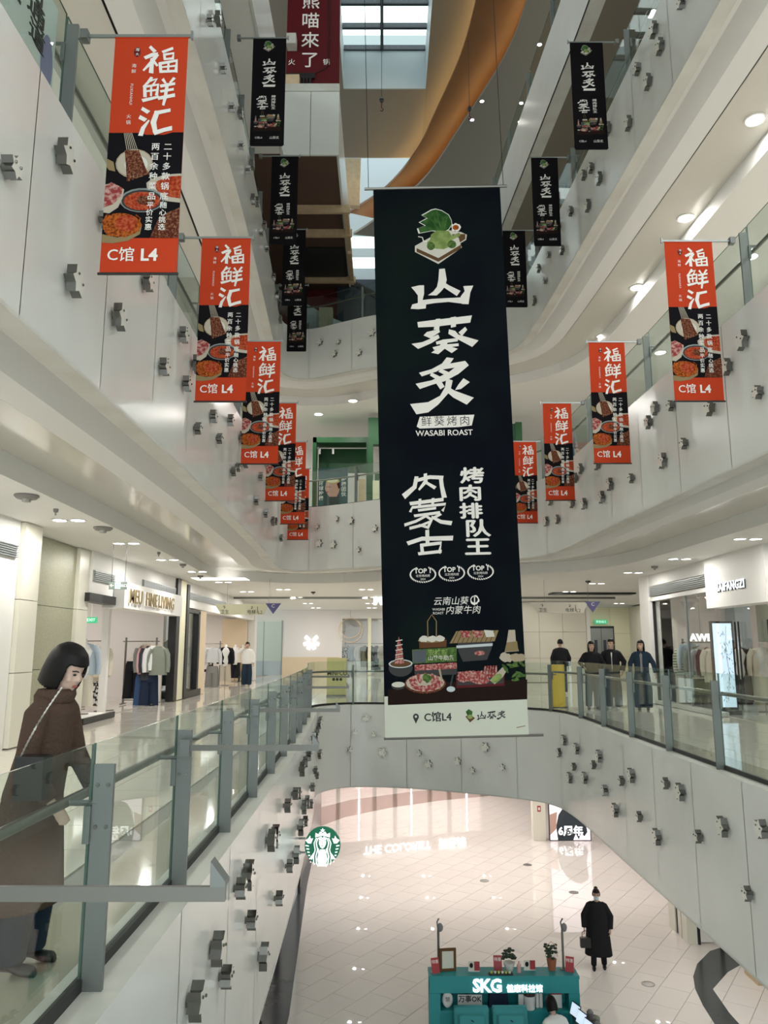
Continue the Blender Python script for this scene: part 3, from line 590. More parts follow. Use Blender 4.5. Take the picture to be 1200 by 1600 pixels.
sbox('door_glass', 'glassclear', wr, 7.3, 7.312, 14.4, 16.9, 5.45, 7.7)
sbox('near_window_pane', 'glassclear', wr, 7.3, 7.312, 8.0, 14.0, 5.45, 8.15); sbox('near_post', 'steel', wr, 7.27, 7.34, 14.1, 14.2, 5.45, 8.2)
for y in (16.0, 15.85, 14.62, 14.5):
    dh = sbox('door_pull', 'black', wr, 7.22, 7.25, y - .012, y + .012, 5.75, 7.4)
grille('air_grille', wr, 7.2, 17.1, 20.8, 8.22, 8.48, -1); grille('air_grille', wr, 7.2, 11.0, 14.2, 8.42, 8.7, -1)
r4 = room('wall_shop_right', 'interior of the right clothing shop behind glass', 7.46, 11.5, 11.0, 20.9, 5.4, 8.75, 'pinkwall', 'l', 120)
sbox('mirror_pier', 'bluegrey', r4, 9.2, 9.6, 20.3, 20.88, 5.42, 8.7); sbox('rough_pier', 'olive', r4, 8.7, 9.1, 17.5, 18.1, 7.0, 8.7)
# far right lobby
lb = thing('wall_lobby', 'cream tiled lobby wall with lift doors at the far right', 'wall', kind='structure')
for i, (a, b) in enumerate(((5.42, 6.4), (6.41, 7.5), (7.51, 8.75))):
    for j in range(3): sbox('wall_tile', 'cream', lb, 5.6 + j * 1.0, 6.59 + j * 1.0, 33.0, 33.2, a, b)
    for j in range(5): sbox('wall_tile', 'creamglow', lb, 8.6 + j * 1.1, 9.69 + j * 1.1, 37.0, 37.2, a, b)
sbox('bright_return', 'white', lb, 8.6, 8.75, 32.95, 37, 5.42, 8.75)
sbox('tile_backing', 'grout', lb, 5.6, 8.6, 33.05, 33.25, 5.41, 8.76); sbox('tile_backing', 'grout', lb, 8.6, 14, 37.05, 37.25, 5.41, 8.76)
for i in range(2):
    d_ = sbox('lift_door', 'steel', lb, 9.75 + i * .58, 10.31 + i * .58, 36.94, 36.99, 5.42, 7.75); sbox('door_window', 'navy', d_, 9.98 + i * .42, 10.12 + i * .42, 36.93, 36.945, 6.6, 7.2)
sbox('lift_frame', 'slot', lb, 9.68, 10.95, 36.97, 36.995, 5.42, 7.85)
sbox('lobby_back_wall', 'cream', lb, -1, 5.6, 45.6, 45.8, 5.4, 9)
sbox('dark_ceiling_slot', 'black', lb, 6.0, 9.0, 27.5, 28.2, 8.74, 8.79)
sbox('side_partition', 'cream', lb, 11.7, 11.9, 24, 37, 5.42, 8.75)
wall('wall_right_gap', 'plain white wall beside the shop at the right', 7.75, 12, 21.6, 21.8, 5.4, 8.8)
# third storey far shops
wall('wall_far_third', 'white wall at the back of the third storey', -9, 9, 29.0, 29.2, 10.8, 14.45)
# ------------------------------------------------------------------ ground floor walls under the second storey
wg = thing('wall_ground_left', 'ground floor shopfront under the left balcony', 'wall', kind='structure')
y = 6.0; seq = [('white', 1.6), ('black', .35), ('cream', 1.4), ('black', .15), ('bluegrey', 1.6), ('black', .2), ('olive', 1.5), ('black', .2), ('tiledark', 6.0), ('black', .3), ('bluegrey', 4), ('black', .3), ('tiledark', 8)]
while seq:
    m_, d_ = seq.pop(0); sbox({'black': 'frame', 'bluegrey': 'window_panel'}.get(m_, 'wall_panel'), m_, wg, -2.9, -2.45 if m_ != 'black' else -2.38, y, y + d_, 0, 3.3); y += d_
wgr = thing('wall_ground_right', 'ground floor pier and lift front under the right balcony', 'wall', kind='structure')
sbox('pier_panel', 'cream', wgr, 7.15, 7.5, 20.3, 20.75, 0, 3.2); sbox('pier_slot', 'black', wgr, 7.18, 7.5, 20.12, 20.3, 0, 3.2); sbox('pier_panel', 'cream', wgr, 7.15, 7.5, 19.92, 20.12, 0, 3.2)
sbox('pier_slot', 'black', wgr, 7.16, 7.5, 19.88, 19.92, 0, 3.2); sbox('pier_panel', 'cream', wgr, 7.15, 7.36, 19.56, 19.88, 0, 3.2)
sbox('pier_front', 'white', wgr, 7.36, 7.45, 19.54, 19.7, 0, 3.2); sbox('frame', 'black', wgr, 7.38, 7.44, 19.5, 19.56, 0, 3.2); sbox('white_panel', 'white', wgr, 7.44, 7.9, 19.56, 19.7, 0.04, 3.2); sbox('frame', 'black', wgr, 7.9, 7.98, 19.5, 19.6, 0, 3.2); sbox('white_panel', 'white', wgr, 7.98, 12, 19.56, 19.7, 0.0, 3.2)
wall('wall_ground_right_side', 'plain wall closing the ground floor on the right', 12.5, 12.7, -6, 48, 0, 3.3)
wall('wall_ground_left_side', 'plain wall closing the ground floor on the left', -9.2, -9.0, -6, 48, 0, 3.3)
wall('wall_ground_rear', 'plain wall closing the ground floor at the far end', -9, 12.6, 46.5, 46.7, 0, 3.3, 'pinkwall')
wall('wall_second_right_side', 'plain wall closing the second storey on the right', 13.7, 13.9, -4, 46, 5.4, 8.8)
tag(sbox('timber_bench', 'wood', None, 7.72, 9.4, 17.3, 17.9, 0, 0.42), 'brown timber bench block under the right balcony', 'bench')
# far ground floor shop with the sign that mirrors in the floor
wf = thing('wall_ground_far', 'pink lit ground floor shopfront under the far balcony', 'wall', kind='structure')
ang = math.atan2(1.8, 5.0)
def fpt(u, v, z):    # along the angled front
    return (-5 + u * math.cos(ang) - v * math.sin(ang), 38.6 + u * math.sin(ang) + v * math.cos(ang), z)
def fbox(name, m, parent, u0, u1, v0, v1, z0, z1):
    mb = MB(); pts = [fpt(u, v, z) for z in (z0, z1) for u, v in ((u0, v0), (u1, v0), (u1, v1), (u0, v1))]
    mb.add(pts, [(0, 3, 2, 1), (4, 5, 6, 7), (0, 1, 5, 4), (1, 2, 6, 5), (2, 3, 7, 6), (3, 0, 4, 7)]); return mb.build(name, m, parent)
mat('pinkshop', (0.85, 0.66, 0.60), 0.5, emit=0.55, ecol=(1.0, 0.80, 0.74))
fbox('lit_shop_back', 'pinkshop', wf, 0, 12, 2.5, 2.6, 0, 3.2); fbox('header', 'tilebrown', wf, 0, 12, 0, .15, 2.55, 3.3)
for u in (0, 1.9, 2.9, 4.8, 5.9, 7.8, 8.9, 10.8): fbox('shop_fin', 'grille', wf, u, u + .12, 0, .3, 0, 2.6)
for u in (1.2, 4.0, 6.8, 9.9): fbox('light_strip', 'led', wf, u, u + .04, 0.05, .09, 0.05, 2.5)
sc_ = thing('shop_sign', 'glowing shop name sign above the far ground floor shop', 'sign', fpt(6.9, -.08, 2.95), rot=(0, 0, ang))
mat('signbright', (1, 1, 1), .5, emit=2.6, ecol=(.95, .97, 1))
text_obj('lettering', 'THE COLORIST', 'signbright', sc_, (-0.9, 0, 0), FACE, size=0.52, bold=0.012, ext=0.02)
text_obj('lettering', '调色师', 'signbright', sc_, (2.1, 0, 0), FACE, size=0.52, bold=0.012, ext=0.02)

# ------------------------------------------------------------------ recessed downlights (each carries its own lamp)
dl_cache = {}
def downlight(x, y, z, label, group, power, r=0.1, col=(1, 0.965, 0.91), lamp=True):
    t = thing('downlight', label, 'light', (x, y, z), group=group)
    if r not in dl_cache:
        a = MB().lathe([(r * 1.25, 0), (r * 1.25, -.012), (r * 1.02, -.016), (r * 1.02, 0)], n=20).build('trim_ring', 'white', t)
        b = MB().lathe([(r, -.004), (r, -.008), (0.001, -.008)], n=20).build('lens', 'led', t); dl_cache[r] = (a.data, b.data)
    else:
        a, b = dl_cache[r]; link('trim_ring', a, t); link('lens', b, t)
    if lamp: add_light(t, (0, 0, -.03), power, r * 1.6, col)
    return t
ORD = ['first', 'second', 'third', 'fourth', 'fifth', 'sixth', 'seventh', 'eighth', 'ninth', 'tenth', 'eleventh', 'twelfth', 'thirteenth', 'fourteenth', 'fifteenth', 'sixteenth', 'seventeenth']
def row(pts, z, where, power, pair=0.28, **k):
    """downlights counted from the camera outwards"""
    group = 'downlights in the ' + where
    for i, (x, y) in enumerate(sorted(pts, key=lambda p: p[0] ** 2 + p[1] ** 2)):
        if pair:
            downlight(x - pair / 2, y, z, 'left lamp of the %s downlight pair from the camera, %s' % (ORD[i], where), group, power, **k); downlight(x + pair / 2, y, z, 'right lamp of the %s downlight pair from the camera, %s' % (ORD[i], where), group, power, lamp=False, **k)
        else: downlight(x, y, z, '%s round downlight from the camera, %s' % (ORD[i], where), group, power, **k)
row([(-4.8, y) for y in (3.4, 6.1, 8.8, 11.54, 14.2, 16.95, 19.7, 23.0, 27.0, 31.0)], 8.8, 'left second storey ceiling', 70)
row([(6.5, y) for y in (4, 7.2, 10.4, 13.6, 16.8, 20.0, 23.5, 27)], 8.8, 'right second storey ceiling', 65)
row([(x, y) for x in (-3.4, -0.6, 2.2) for y in (26, 30, 34.5, 38.5)] + [(6.5, 31), (10.5, 30), (10.5, 34.5)], 8.8, 'far second storey ceiling', 60)
NW = (1, .975, .94)
row([(-5.3, y) for y in (5, 8.5, 12, 15.5, 19)], 14.45, 'left third storey ceiling', 95, pair=0, r=.13, col=NW)
row([(5.6, y) for y in (3.6, 7.0, 10.4, 13.1, 15.9, 18.6)], 14.735, 'soffit of the right third storey ceiling', 100, pair=0, r=.13, col=NW)
row([(7.2, y) for y in (5.5, 8.5, 14, 19)], 14.45, 'back of the right third storey ceiling', 90, pair=0, r=.13, col=NW)
row([(-0.97, 23.0), (-2.16, 24.4), (0.3, 23.0), (2.0, 24.4), (3.6, 22.6), (-3.6, 25.5)], 14.45, 'far third storey ceiling', 85, pair=0, r=.13, col=NW)
row([(5.6, y) for y in (6, 10, 14, 18, 22)], 19.92, 'right fourth storey ceiling', 45, pair=0, r=.11, col=NW)
row([(3.2, 22.4), (2.98, 23.3), (4.6, 20), (4.9, 17)], 24.45, 'grey roof ceiling beside the timber curve', 5, pair=0, r=.06)
row([(x, y) for x in (-0.8, 1.9, 4.6) for y in (23.0, 26.5, 30.0, 33.5, 36.5)] + [(7.6, 23), (7.6, 27)], 3.2, 'far ground floor ceiling', 72, r=.05, col=(1, .93, .88))
row([(6.6, y) for y in (8, 11, 14, 17)], 3.2, 'right ground floor ceiling', 60, r=.05)

# ------------------------------------------------------------------ hanging banners
def pm(name, col, noise=None, bump=None): return mat(name, col, 0.85, spec=0.04, noise=noise, bump=bump)
pm('flag_red', (0.54, 0.058, 0.022)); pm('flag_black', (0.010, 0.009, 0.011))
pm('flag_dark', (0.0045, 0.0065, 0.011), (0.55, (0.008, 0.014, 0.013), 0.42, 0.7), (1.4, 0.25))
pm('flag_foot', (0.66, 0.69, 0.60)); pm('plate', (0.50, 0.44, 0.36)); pm('soup', (0.30, 0.025, 0.012), (40, (0.50, 0.12, 0.05), 0.4, 0.65))
pm('meat', (0.09, 0.022, 0.015), (60, (0.32, 0.15, 0.08), 0.45, 0.7)); pm('crab', (0.50, 0.13, 0.025), (45, (0.16, 0.03, 0.01), 0.4, 0.62))
pm('rawmeat', (0.30, 0.05, 0.05), (26, (0.55, 0.34, 0.30), 0.45, 0.62)); pm('leafgreen', (0.05, 0.11, 0.03), (20, (0.12, 0.2, 0.06), 0.4, 0.6))
pm('wasabi', (0.19, 0.27, 0.085), (8, (0.28, 0.37, 0.13), 0.4, 0.6)); pm('wasabi_leaf', (0.02, 0.07, 0.02), (7, (0.055, 0.15, 0.04), 0.4, 0.6))
pm('board_white', (0.66, 0.65, 0.58)); pm('board_brown', (0.13, 0.07, 0.035)); pm('tabletop', (0.022, 0.013, 0.011))
pm('gold_print', (0.28, 0.21, 0.11)); pm('skewer', (0.42, 0.34, 0.24)); pm('basket', (0.13, 0.06, 0.03))
class Print:
    """flat print: shapes in the banner's own plane, y = towards the viewer in tiny layers"""
    def __init__(s, mats): s.mb = MB(); s.names = mats; s.layer = 0
    def m(s, n):
        if n not in s.names: s.names.append(n)
        return s.names.index(n)
    def pol(s, pts, n, lay=None):
        s.layer += 1; y = -0.0012 - 0.00006 * s.layer
        s.mb.poly([(x, y, z) for x, z in pts], s.m(n))
    def ell(s, x, z, rx, rz, n, k=18, rot=0.0, jag=0.0):
        ca, sa = math.cos(rot), math.sin(rot); pts = []
        for i in range(k):
            a = 2 * math.pi * i / k; q = 1 + (random.uniform(-jag, jag) if jag else 0)
            u, v = rx * q * math.cos(a), rz * q * math.sin(a); pts.append((x + u * ca - v * sa, z + u * sa + v * ca))
        s.pol(pts, n)
    def stroke(s, pts, w, n):
        """brush stroke: polyline with widths"""
        P = [Vector(p) for p in pts]; ws = w if isinstance(w, (list, tuple)) else [w] * len(P)
        if len(ws) < len(P): ws = list(ws) + [ws[-1]] * (len(P) - len(ws))
        A, B = [], []
        for i, p in enumerate(P):
            t = (P[min(i + 1, len(P) - 1)] - P[max(i - 1, 0)]).normalized(); nn = Vector((-t.y, t.x)) * ws[i] / 2
            e = t * ws[i] * 0.25 * (-1 if i == 0 else (1 if i == len(P) - 1 else 0)); j = random.uniform(0.9, 1.1)
            A.append(tuple(p + nn * j + e)); B.append(tuple(p - nn * j + e * 0.4))
        s.layer += 1; y = -0.0012 - 0.00006 * s.layer; m = len(A)
        s.mb.add([(x, y, z) for x, z in A + B], [(i, i + 1, m + i + 1, m + i) for i in range(m - 1)], s.m(n))
    def text(s, body, x, z, size, n, vert=False, bold=0.0, space=1.0, shear=0.0, rot=0.0, align='CENTER', wide=1.0, fat=0.0):
        if fat:
            for dx, dz in ((-fat, 0), (fat, 0), (0, -fat * .7), (0, fat * .7)): s.text(body, x + dx, z + dz, size, n, vert, bold, space, shear, rot, align, wide)
            return
        me = text_mesh(body, size=size, bold=bold, ext=0.0, res=3, vert=vert, space=space, shear=shear, align=align)
        s.layer += 1; y = -0.0012 - 0.00006 * s.layer; ca, sa = math.cos(rot), math.sin(rot)
        s.mb.add([(x + v.co.x * wide * ca - v.co.y * sa, y, z + v.co.x * wide * sa + v.co.y * ca) for v in me.vertices], [tuple(p.vertices) for p in me.polygons], s.m(n))
    def build(s, name, parent): return s.mb.build(name, s.names, parent)
def mapper(x0, z0, sx, sz=None):
    sz = sz or sx
    return lambda pts: [(x0 + x * sx, z0 - z * sz) for x, z in pts]
def wave_cloth(w, h, mt, name, parent, nx=8, nz=16, amp=0.006, ph=0.0, cut=0.0):
    mb = MB(); v = []
    for j in range(nz + 1):
        for i in range(nx + 1):
            x = -w / 2 + w * i / nx; z = -h * j / nz
            v.append((x, 0.0, z))
    n = nx + 1; f = [(j * n + i, j * n + i + 1, (j + 1) * n + i + 1, (j + 1) * n + i) for j in range(nz) for i in range(nx)]
    mb.add(v, f, 0); mb.add([(a, 0.002, c) for a, b, c in v], [q[::-1] for q in f], 0)
    return mb.build(name, mt, parent)
# ---- red restaurant flag, 0.6 x 2.0 m
def draw_fuxianhui(p, M, wd, n):
    S = lambda pts, w: p.stroke(M(pts), [q * wd for q in w] if isinstance(w, (list, tuple)) else w * wd, n)
    S([(305, 138), (335, 168)], [16, 22]); S([(278, 210), (322, 190), (352, 186)], [20, 24, 20]); S([(350, 190), (318, 240), (272, 292)], [22, 20, 10]); S([(322, 215), (320, 305)], [22, 26]); S([(335, 235), (356, 262)], [16, 12])
    S([(385, 172), (445, 148)], [18, 16]); S([(395, 190), (400, 222)], 15); S([(392, 190), (452, 180), (448, 218)], 15); S([(398, 219), (450, 214)], 14)
    S([(372, 245), (380, 305)], 18); S([(370, 248), (474, 228), (472, 302)], 19); S([(380, 300), (470, 296)], 17); S([(424, 240), (424, 298)], 13); S([(380, 272), (470, 262)], 12)
    S([(325, 338), (305, 370), (278, 398)], [18, 16, 10]); S([(308, 362), (358, 348), (335, 388)], 15); S([(286, 395), (292, 462)], 18); S([(286, 398), (368, 384), (362, 452)], 17); S([(290, 428), (364, 418)], 12); S([(326, 394), (328, 456)], 12); S([(280, 486), (330, 474), (374, 462)], [22, 20, 14])
    S([(395, 350), (412, 374)], [18, 12]); S([(464, 342), (440, 372)], [18, 12]); S([(384, 394), (468, 378)], 18); S([(386, 428), (462, 414)], 17); S([(374, 472), (470, 452)], 22); S([(424, 378), (415, 470), (406, 515)], [18, 20, 14])
    S([(280, 538), (316, 560)], [22, 26]); S([(268, 592), (302, 610)], [22, 24]); S([(280, 705), (292, 660), (325, 612)], [26, 24, 8])
    S([(362, 566), (448, 548)], [26, 22]); S([(372, 556), (352, 625), (368, 690)], [26, 30, 24]); S([(362, 692), (420, 672), (462, 662)], [28, 24, 28])
def flag_red():
    t = thing('hanging_banner', 'x', 'banner')
    W, H = 0.575, 2.0
    wave_cloth(W, H, 'flag_red', 'cloth', t)
    p = Print(['flag_black']); Q = (0.0, 0.0)
    # crop frame of the drawing: x 60..540 , y 70..1545  -> metres
    sx = W / 452; M = mapper(-W / 2 - 85 * sx, 73 * 2.0 / 1470, sx, 2.0 / 1470)
    m1 = lambda x, z: M([(x, z)])[0]
    p.pol(M([(85, 688), (280, 688), (310, 700), (420, 700), (470, 685), (537, 685), (537, 1332), (85, 1332)]), 'flag_black')
    pic = Print(['plate']); pic.layer = 8
    e = lambda x, z, rx, rz, n, **k: pic.ell(*m1(x, z), rx * sx, rz * 2.0 / 1470, n, **k)
    e(250, 880, 112, 90, 'skewer'); e(250, 878, 104, 82, 'plate'); e(262, 885, 70, 55, 'board_white')
    for i in range(6): pic.stroke(M([(178 + i * 9, 690), (205 + i * 13, 810)]), 4 * sx, 'plate'); pic.stroke(M([(196 + i * 14, 800), (212 + i * 20, 890 + i * 6), (222 + i * 22, 985 - i * 8)]), [16 * sx, 24 * sx, 20 * sx], 'meat')
    pic.pol(M([(85, 850), (125, 870), (140, 930), (100, 920), (85, 900)]), 'gold_print')
    pic.pol(M([(537, 942), (480, 945), (420, 955), (360, 975), (330, 1000), (335, 1030), (380, 1075), (450, 1110), (537, 1120)]), 'plate'); pic.pol(M([(537, 955), (470, 960), (400, 985), (372, 1010), (400, 1050), (470, 1085), (537, 1095)]), 'soup')
    e(310, 1105, 132, 74, 'steel'); e(310, 1108, 122, 66, 'text_black'); e(310, 1110, 108, 56, 'soup'); e(330, 1105, 60, 28, 'meat', jag=.15)
    pic.pol(M([(85, 1010), (130, 1000), (170, 1020), (200, 1040), (195, 1090), (170, 1150), (120, 1185), (85, 1180)]), 'plate'); pic.pol(M([(85, 1020), (120, 995), (190, 1030), (185, 1080), (140, 1130), (85, 1150)]), 'rawmeat')
    pic.pol(M([(85, 1310), (85, 1360), (150, 1365), (240, 1350), (310, 1310), (318, 1260), (290, 1290), (180, 1330)]), 'gold_print')
    e(200, 1255, 112, 74, 'crab', jag=.06); e(225, 1245, 66, 48, 'soup'); 
    for a in range(5): pic.stroke(M([(110 + a * 12, 1190 + a * 6), (86 + a * 4, 1240 + a * 14), (120 + a * 10, 1320 - a * 2)]), 10 * sx, 'crab')
    for a in range(4): pic.stroke(M([(280, 1195 + a * 20), (306, 1215 + a * 26), (285, 1290)]), 9 * sx, 'crab')
    pic.pol(M([(370, 1332), (420, 1200), (537, 1150), (537, 1332)]), 'meat'); pic.build('food_picture', t)
    p2 = Print(['text_white']); p2.layer = 60
    draw_fuxianhui(p2, M, sx * 1.12, 'text_white')
    p2.build('title_lettering', t); p2 = Print(['text_white']); p2.layer = 60
    for body, x, z0, dz, s_ in (('二十多款锅底', 448, 780, 61, 52), ('两百余种菜品', 374, 780, 61, 52), ('随心挑选', 440, 1140, 44, 44), ('平价实惠', 362, 1140, 44, 44)):
        for i, ch in enumerate(body): p2.text(ch, *m1(x - i * 1.5, z0 + i * dz), s_ * sx, 'text_white', fat=.0008)
    p2.build('slogan_lettering', t); p2 = Print(['text_white']); p2.layer = 60
    p2.text('C馆', *m1(205, 1437), 96 * sx, 'text_white', fat=.0012); p2.text('L4', *m1(370, 1437), 104 * sx, 'text_white', bold=0.004)
    p2.build('foot_lettering', t); p2 = Print(['text_white']); p2.layer = 60
    for i, ch in enumerate('海鲜'): p2.text(ch, *m1(213, 263 + i * 36), 30 * sx, 'text_white')
    p2.text('FUXIANHUI', *m1(206, 445), 25 * sx, 'text_white', rot=-math.pi / 2, space=1.15)
    for i, ch in enumerate('火锅'): p2.text(ch, *m1(200, 588 + i * 38), 30 * sx, 'text_white')
    p2.ell(*m1(227, 172), 19 * sx, 32 * 2.0 / 1470, 'darkred'); p2.text('海', *m1(228, 158), 26 * sx, 'text_white'); p2.text('大', *m1(228, 188), 22 * sx, 'text_white')
    p2.build('side_lettering', t)
    bk = p.build('black_print', t)
    MB().tube([(-W / 2 - .005, .001, 0.0), (W / 2 + .005, .001, 0.0)], 0.008, 8).build('top_hem', 'flag_red', t)
    MB().tube([(-W / 2 - .012, .001, -H), (W / 2 + .012, .001, -H)], 0.011, 8).build('bottom_bar', 'black', t)
    return t
def flag_pole(t, W, d):
    """pole from the balcony post, d = +1 when the post is at +x"""
    x0 = -d * (W / 2 + .03); x1 = d * (W / 2 + .24)
    MB().box(min(x0, x1), max(x0, x1), -.008, .008, -.002, .022).build('pole', 'steel', t)
    MB().box(x0 - .008, x0 + .008, -.012, .012, -.02, .05).build('pole_stop', 'steel', t)
    MB().box(x1 - .03, x1 + .03, -.035, .035, -.03, .05).build('pole_clamp', 'post', t)
def place_flags(proto, W, spots, k):
    first = True
    for (x, y, z, d, label, group) in spots:
        o = proto if first else copy_tree(proto)
        o.location = (x, y, z); o.rotation_euler = (0, 0, 0); o['label'] = label; o['group'] = group; first = False
    for o in [q for q in C.objects if q.get('group') == spots[0][5]]:
        d = 1 if o.location.x > 1 else -1
        flag_pole(o, W, d)
ordn = ['nearest', 'second', 'third', 'fourth', 'fifth', 'sixth']
sp = [(-1.83, 5.32, 11.63), (-1.855, 8.35, 11.63), (-1.93, 11.58, 11.68), (-2.05, 14.85, 11.72), (-2.17, 18.0, 11.76), (-2.38, 21.0, 11.8)]
spots = [(x, y, z, -1, '%s red hot pot banner from the camera, left third storey railing' % ordn[i], 'red hot pot banners') for i, (x, y, z) in enumerate(sp)]
sp = [(3.66, 8.55, 11.7), (3.58, 11.71, 11.72), (3.5, 14.95, 11.75), (3.41, 18.1, 11.8)]
spots += [(x, y, z, 1, '%s red hot pot banner from the camera, right third storey railing' % ordn[i], 'red hot pot banners') for i, (x, y, z) in enumerate(sp)]
place_flags(flag_red(), 0.575, spots, 3)

# ---- wasabi restaurant artwork, drawn in the pixel frame of the tall banner (x 0..1029, y from its top)
def wasabi_logo(p, M, u):
    p.pol(M([(300, 395), (420, 330), (470, 300), (575, 318), (610, 335), (605, 365), (570, 385), (580, 410), (440, 505), (300, 430)]), 'board_white')
    p.pol(M([(310, 408), (440, 470), (575, 392), (575, 415), (440, 492), (310, 430)]), 'board_brown'); p.pol(M([(520, 330), (600, 330), (600, 360), (560, 385), (530, 360)]), 'board_brown')
    p.pol(M([(312, 402), (430, 345), (560, 350), (572, 392), (440, 465)]), 'board_white')
    leaf = [(465, 315), (405, 305), (330, 318), (320, 290), (365, 275), (330, 255), (375, 232), (345, 215), (400, 185), (425, 180), (460, 190), (500, 215), (515, 245), (520, 270), (500, 300)]
    p.pol(M([(465 + (x - 465) * 1.06, 255 + (y - 255) * 1.07) for x, y in leaf]), 'text_white'); p.pol(M(leaf), 'wasabi_leaf')
    for a in ((440, 300, 380, 215), (455, 300, 430, 195), (475, 300, 490, 225)): p.stroke(M([(a[0], a[1]), (a[2], a[3])]), 5 * u, 'leafgreen')
    p.pol(M([(395, 330), (430, 305), (500, 308), (520, 340), (565, 320), (570, 340), (520, 365), (520, 400), (470, 418), (410, 412), (375, 400), (372, 375), (390, 360)]), 'wasabi')
    p.ell(*M([(395, 398)])[0], 24 * u, 26 * u, 'leafgreen'); p.ell(*M([(520, 390)])[0], 26 * u, 26 * u, 'leafgreen'); p.ell(*M([(543, 288)])[0], 28 * u, 26 * u, 'text_white', jag=.2); p.ell(*M([(543, 290)])[0], 19 * u, 17 * u, 'crab')
    p.stroke(M([(320, 340), (345, 345), (350, 365), (372, 372)]), 6 * u, 'text_white')
SHAN = [[(445, 535), (478, 533), (490, 600), (480, 640), (455, 670), (430, 692), (378, 690), (410, 668), (432, 640), (440, 600)], [(480, 618), (505, 634), (572, 668), (550, 698), (500, 664), (468, 642)],
        [(278, 640), (325, 630), (355, 630), (355, 680), (345, 722), (368, 732), (365, 768), (320, 772), (275, 768), (285, 742), (318, 735), (318, 690), (300, 665)], [(342, 718), (400, 712), (600, 706), (605, 747), (500, 732), (420, 737), (342, 748)], [(588, 640), (648, 638), (630, 680), (620, 748), (580, 746), (572, 702), (597, 670)]]
KUI = [[(315, 848), (420, 837), (640, 815), (630, 858), (520, 868), (420, 878), (320, 880)], [(425, 832), (452, 830), (445, 896), (412, 896)], [(512, 825), (545, 820), (545, 880), (515, 886)], [(372, 908), (445, 893), (450, 910), (405, 938), (440, 925), (448, 945), (400, 975), (320, 1008), (280, 977), (345, 968), (395, 948), (352, 928)],
       [(503, 895), (540, 905), (560, 928), (680, 965), (642, 1003), (560, 958), (500, 922)], [(560, 915), (600, 882), (612, 900), (580, 938)], [(425, 968), (470, 955), (560, 948), (555, 968), (470, 978), (430, 985)], [(405, 1000), (470, 985), (560, 980), (562, 996), (480, 1004), (415, 1016)], [(468, 955), (502, 955), (484, 1005), (440, 1042), (398, 1032), (442, 1002)], [(488, 985), (520, 1000), (556, 1012), (520, 1037), (472, 1006)]]
ZHI = [[(490, 1062), (532, 1068), (512, 1097), (430, 1145), (342, 1172), (325, 1150), (400, 1130), (462, 1098)], [(455, 1108), (600, 1085), (622, 1112), (560, 1162), (480, 1203), (400, 1224), (330, 1247), (305, 1215), (400, 1197), (500, 1152), (538, 1124), (445, 1136)], [(400, 1150), (452, 1176), (432, 1194), (390, 1168)], [(455, 1128), (502, 1150), (482, 1168), (440, 1146)],
       [(488, 1186), (526, 1200), (512, 1262), (440, 1342), (380, 1387), (310, 1397), (272, 1335), (380, 1326), (450, 1290), (480, 1240)], [(500, 1238), (540, 1262), (652, 1305), (610, 1346), (530, 1302), (486, 1264)], [(590, 1188), (628, 1212), (575, 1252), (540, 1257), (560, 1225)], [(428, 1216), (456, 1200), (478, 1236), (452, 1252)]]
NMG = [([(272, 148), (262, 200), (208, 246)], [20, 22, 30]), ([(264, 168), (340, 150), (408, 154)], 20), ([(398, 150), (404, 200), (416, 254)], [22, 24, 28]), ([(318, 134), (320, 172), (285, 214)], [20, 20, 12]), ([(322, 178), (368, 206)], [14, 18]),
       ([(240, 286), (410, 268)], 18), ([(290, 264), (288, 298)], 15), ([(358, 262), (356, 292)], 15), ([(240, 328), (250, 306), (425, 292), (408, 326)], 15), ([(282, 322), (372, 312)], 13), ([(262, 350), (392, 336)], 16), ([(312, 345), (350, 372), (332, 412), (285, 398)], [14, 18, 20, 10]), ([(322, 352), (270, 378), (212, 396)], [12, 15, 18]), ([(340, 382), (300, 400), (238, 414)], [10, 14, 16]), ([(398, 344), (362, 362)], 14), ([(352, 358), (400, 384), (452, 392)], [12, 20, 24]),
       ([(228, 492), (300, 470), (458, 470)], [22, 20, 26]), ([(328, 428), (330, 500)], 22), ([(298, 500), (304, 548)], 18), ([(296, 504), (400, 494), (390, 545)], 18), ([(284, 548), (400, 538)], 18)]
def brush_text(p, M, u, shapes, n):
    for q in shapes: p.pol(M(q), n)
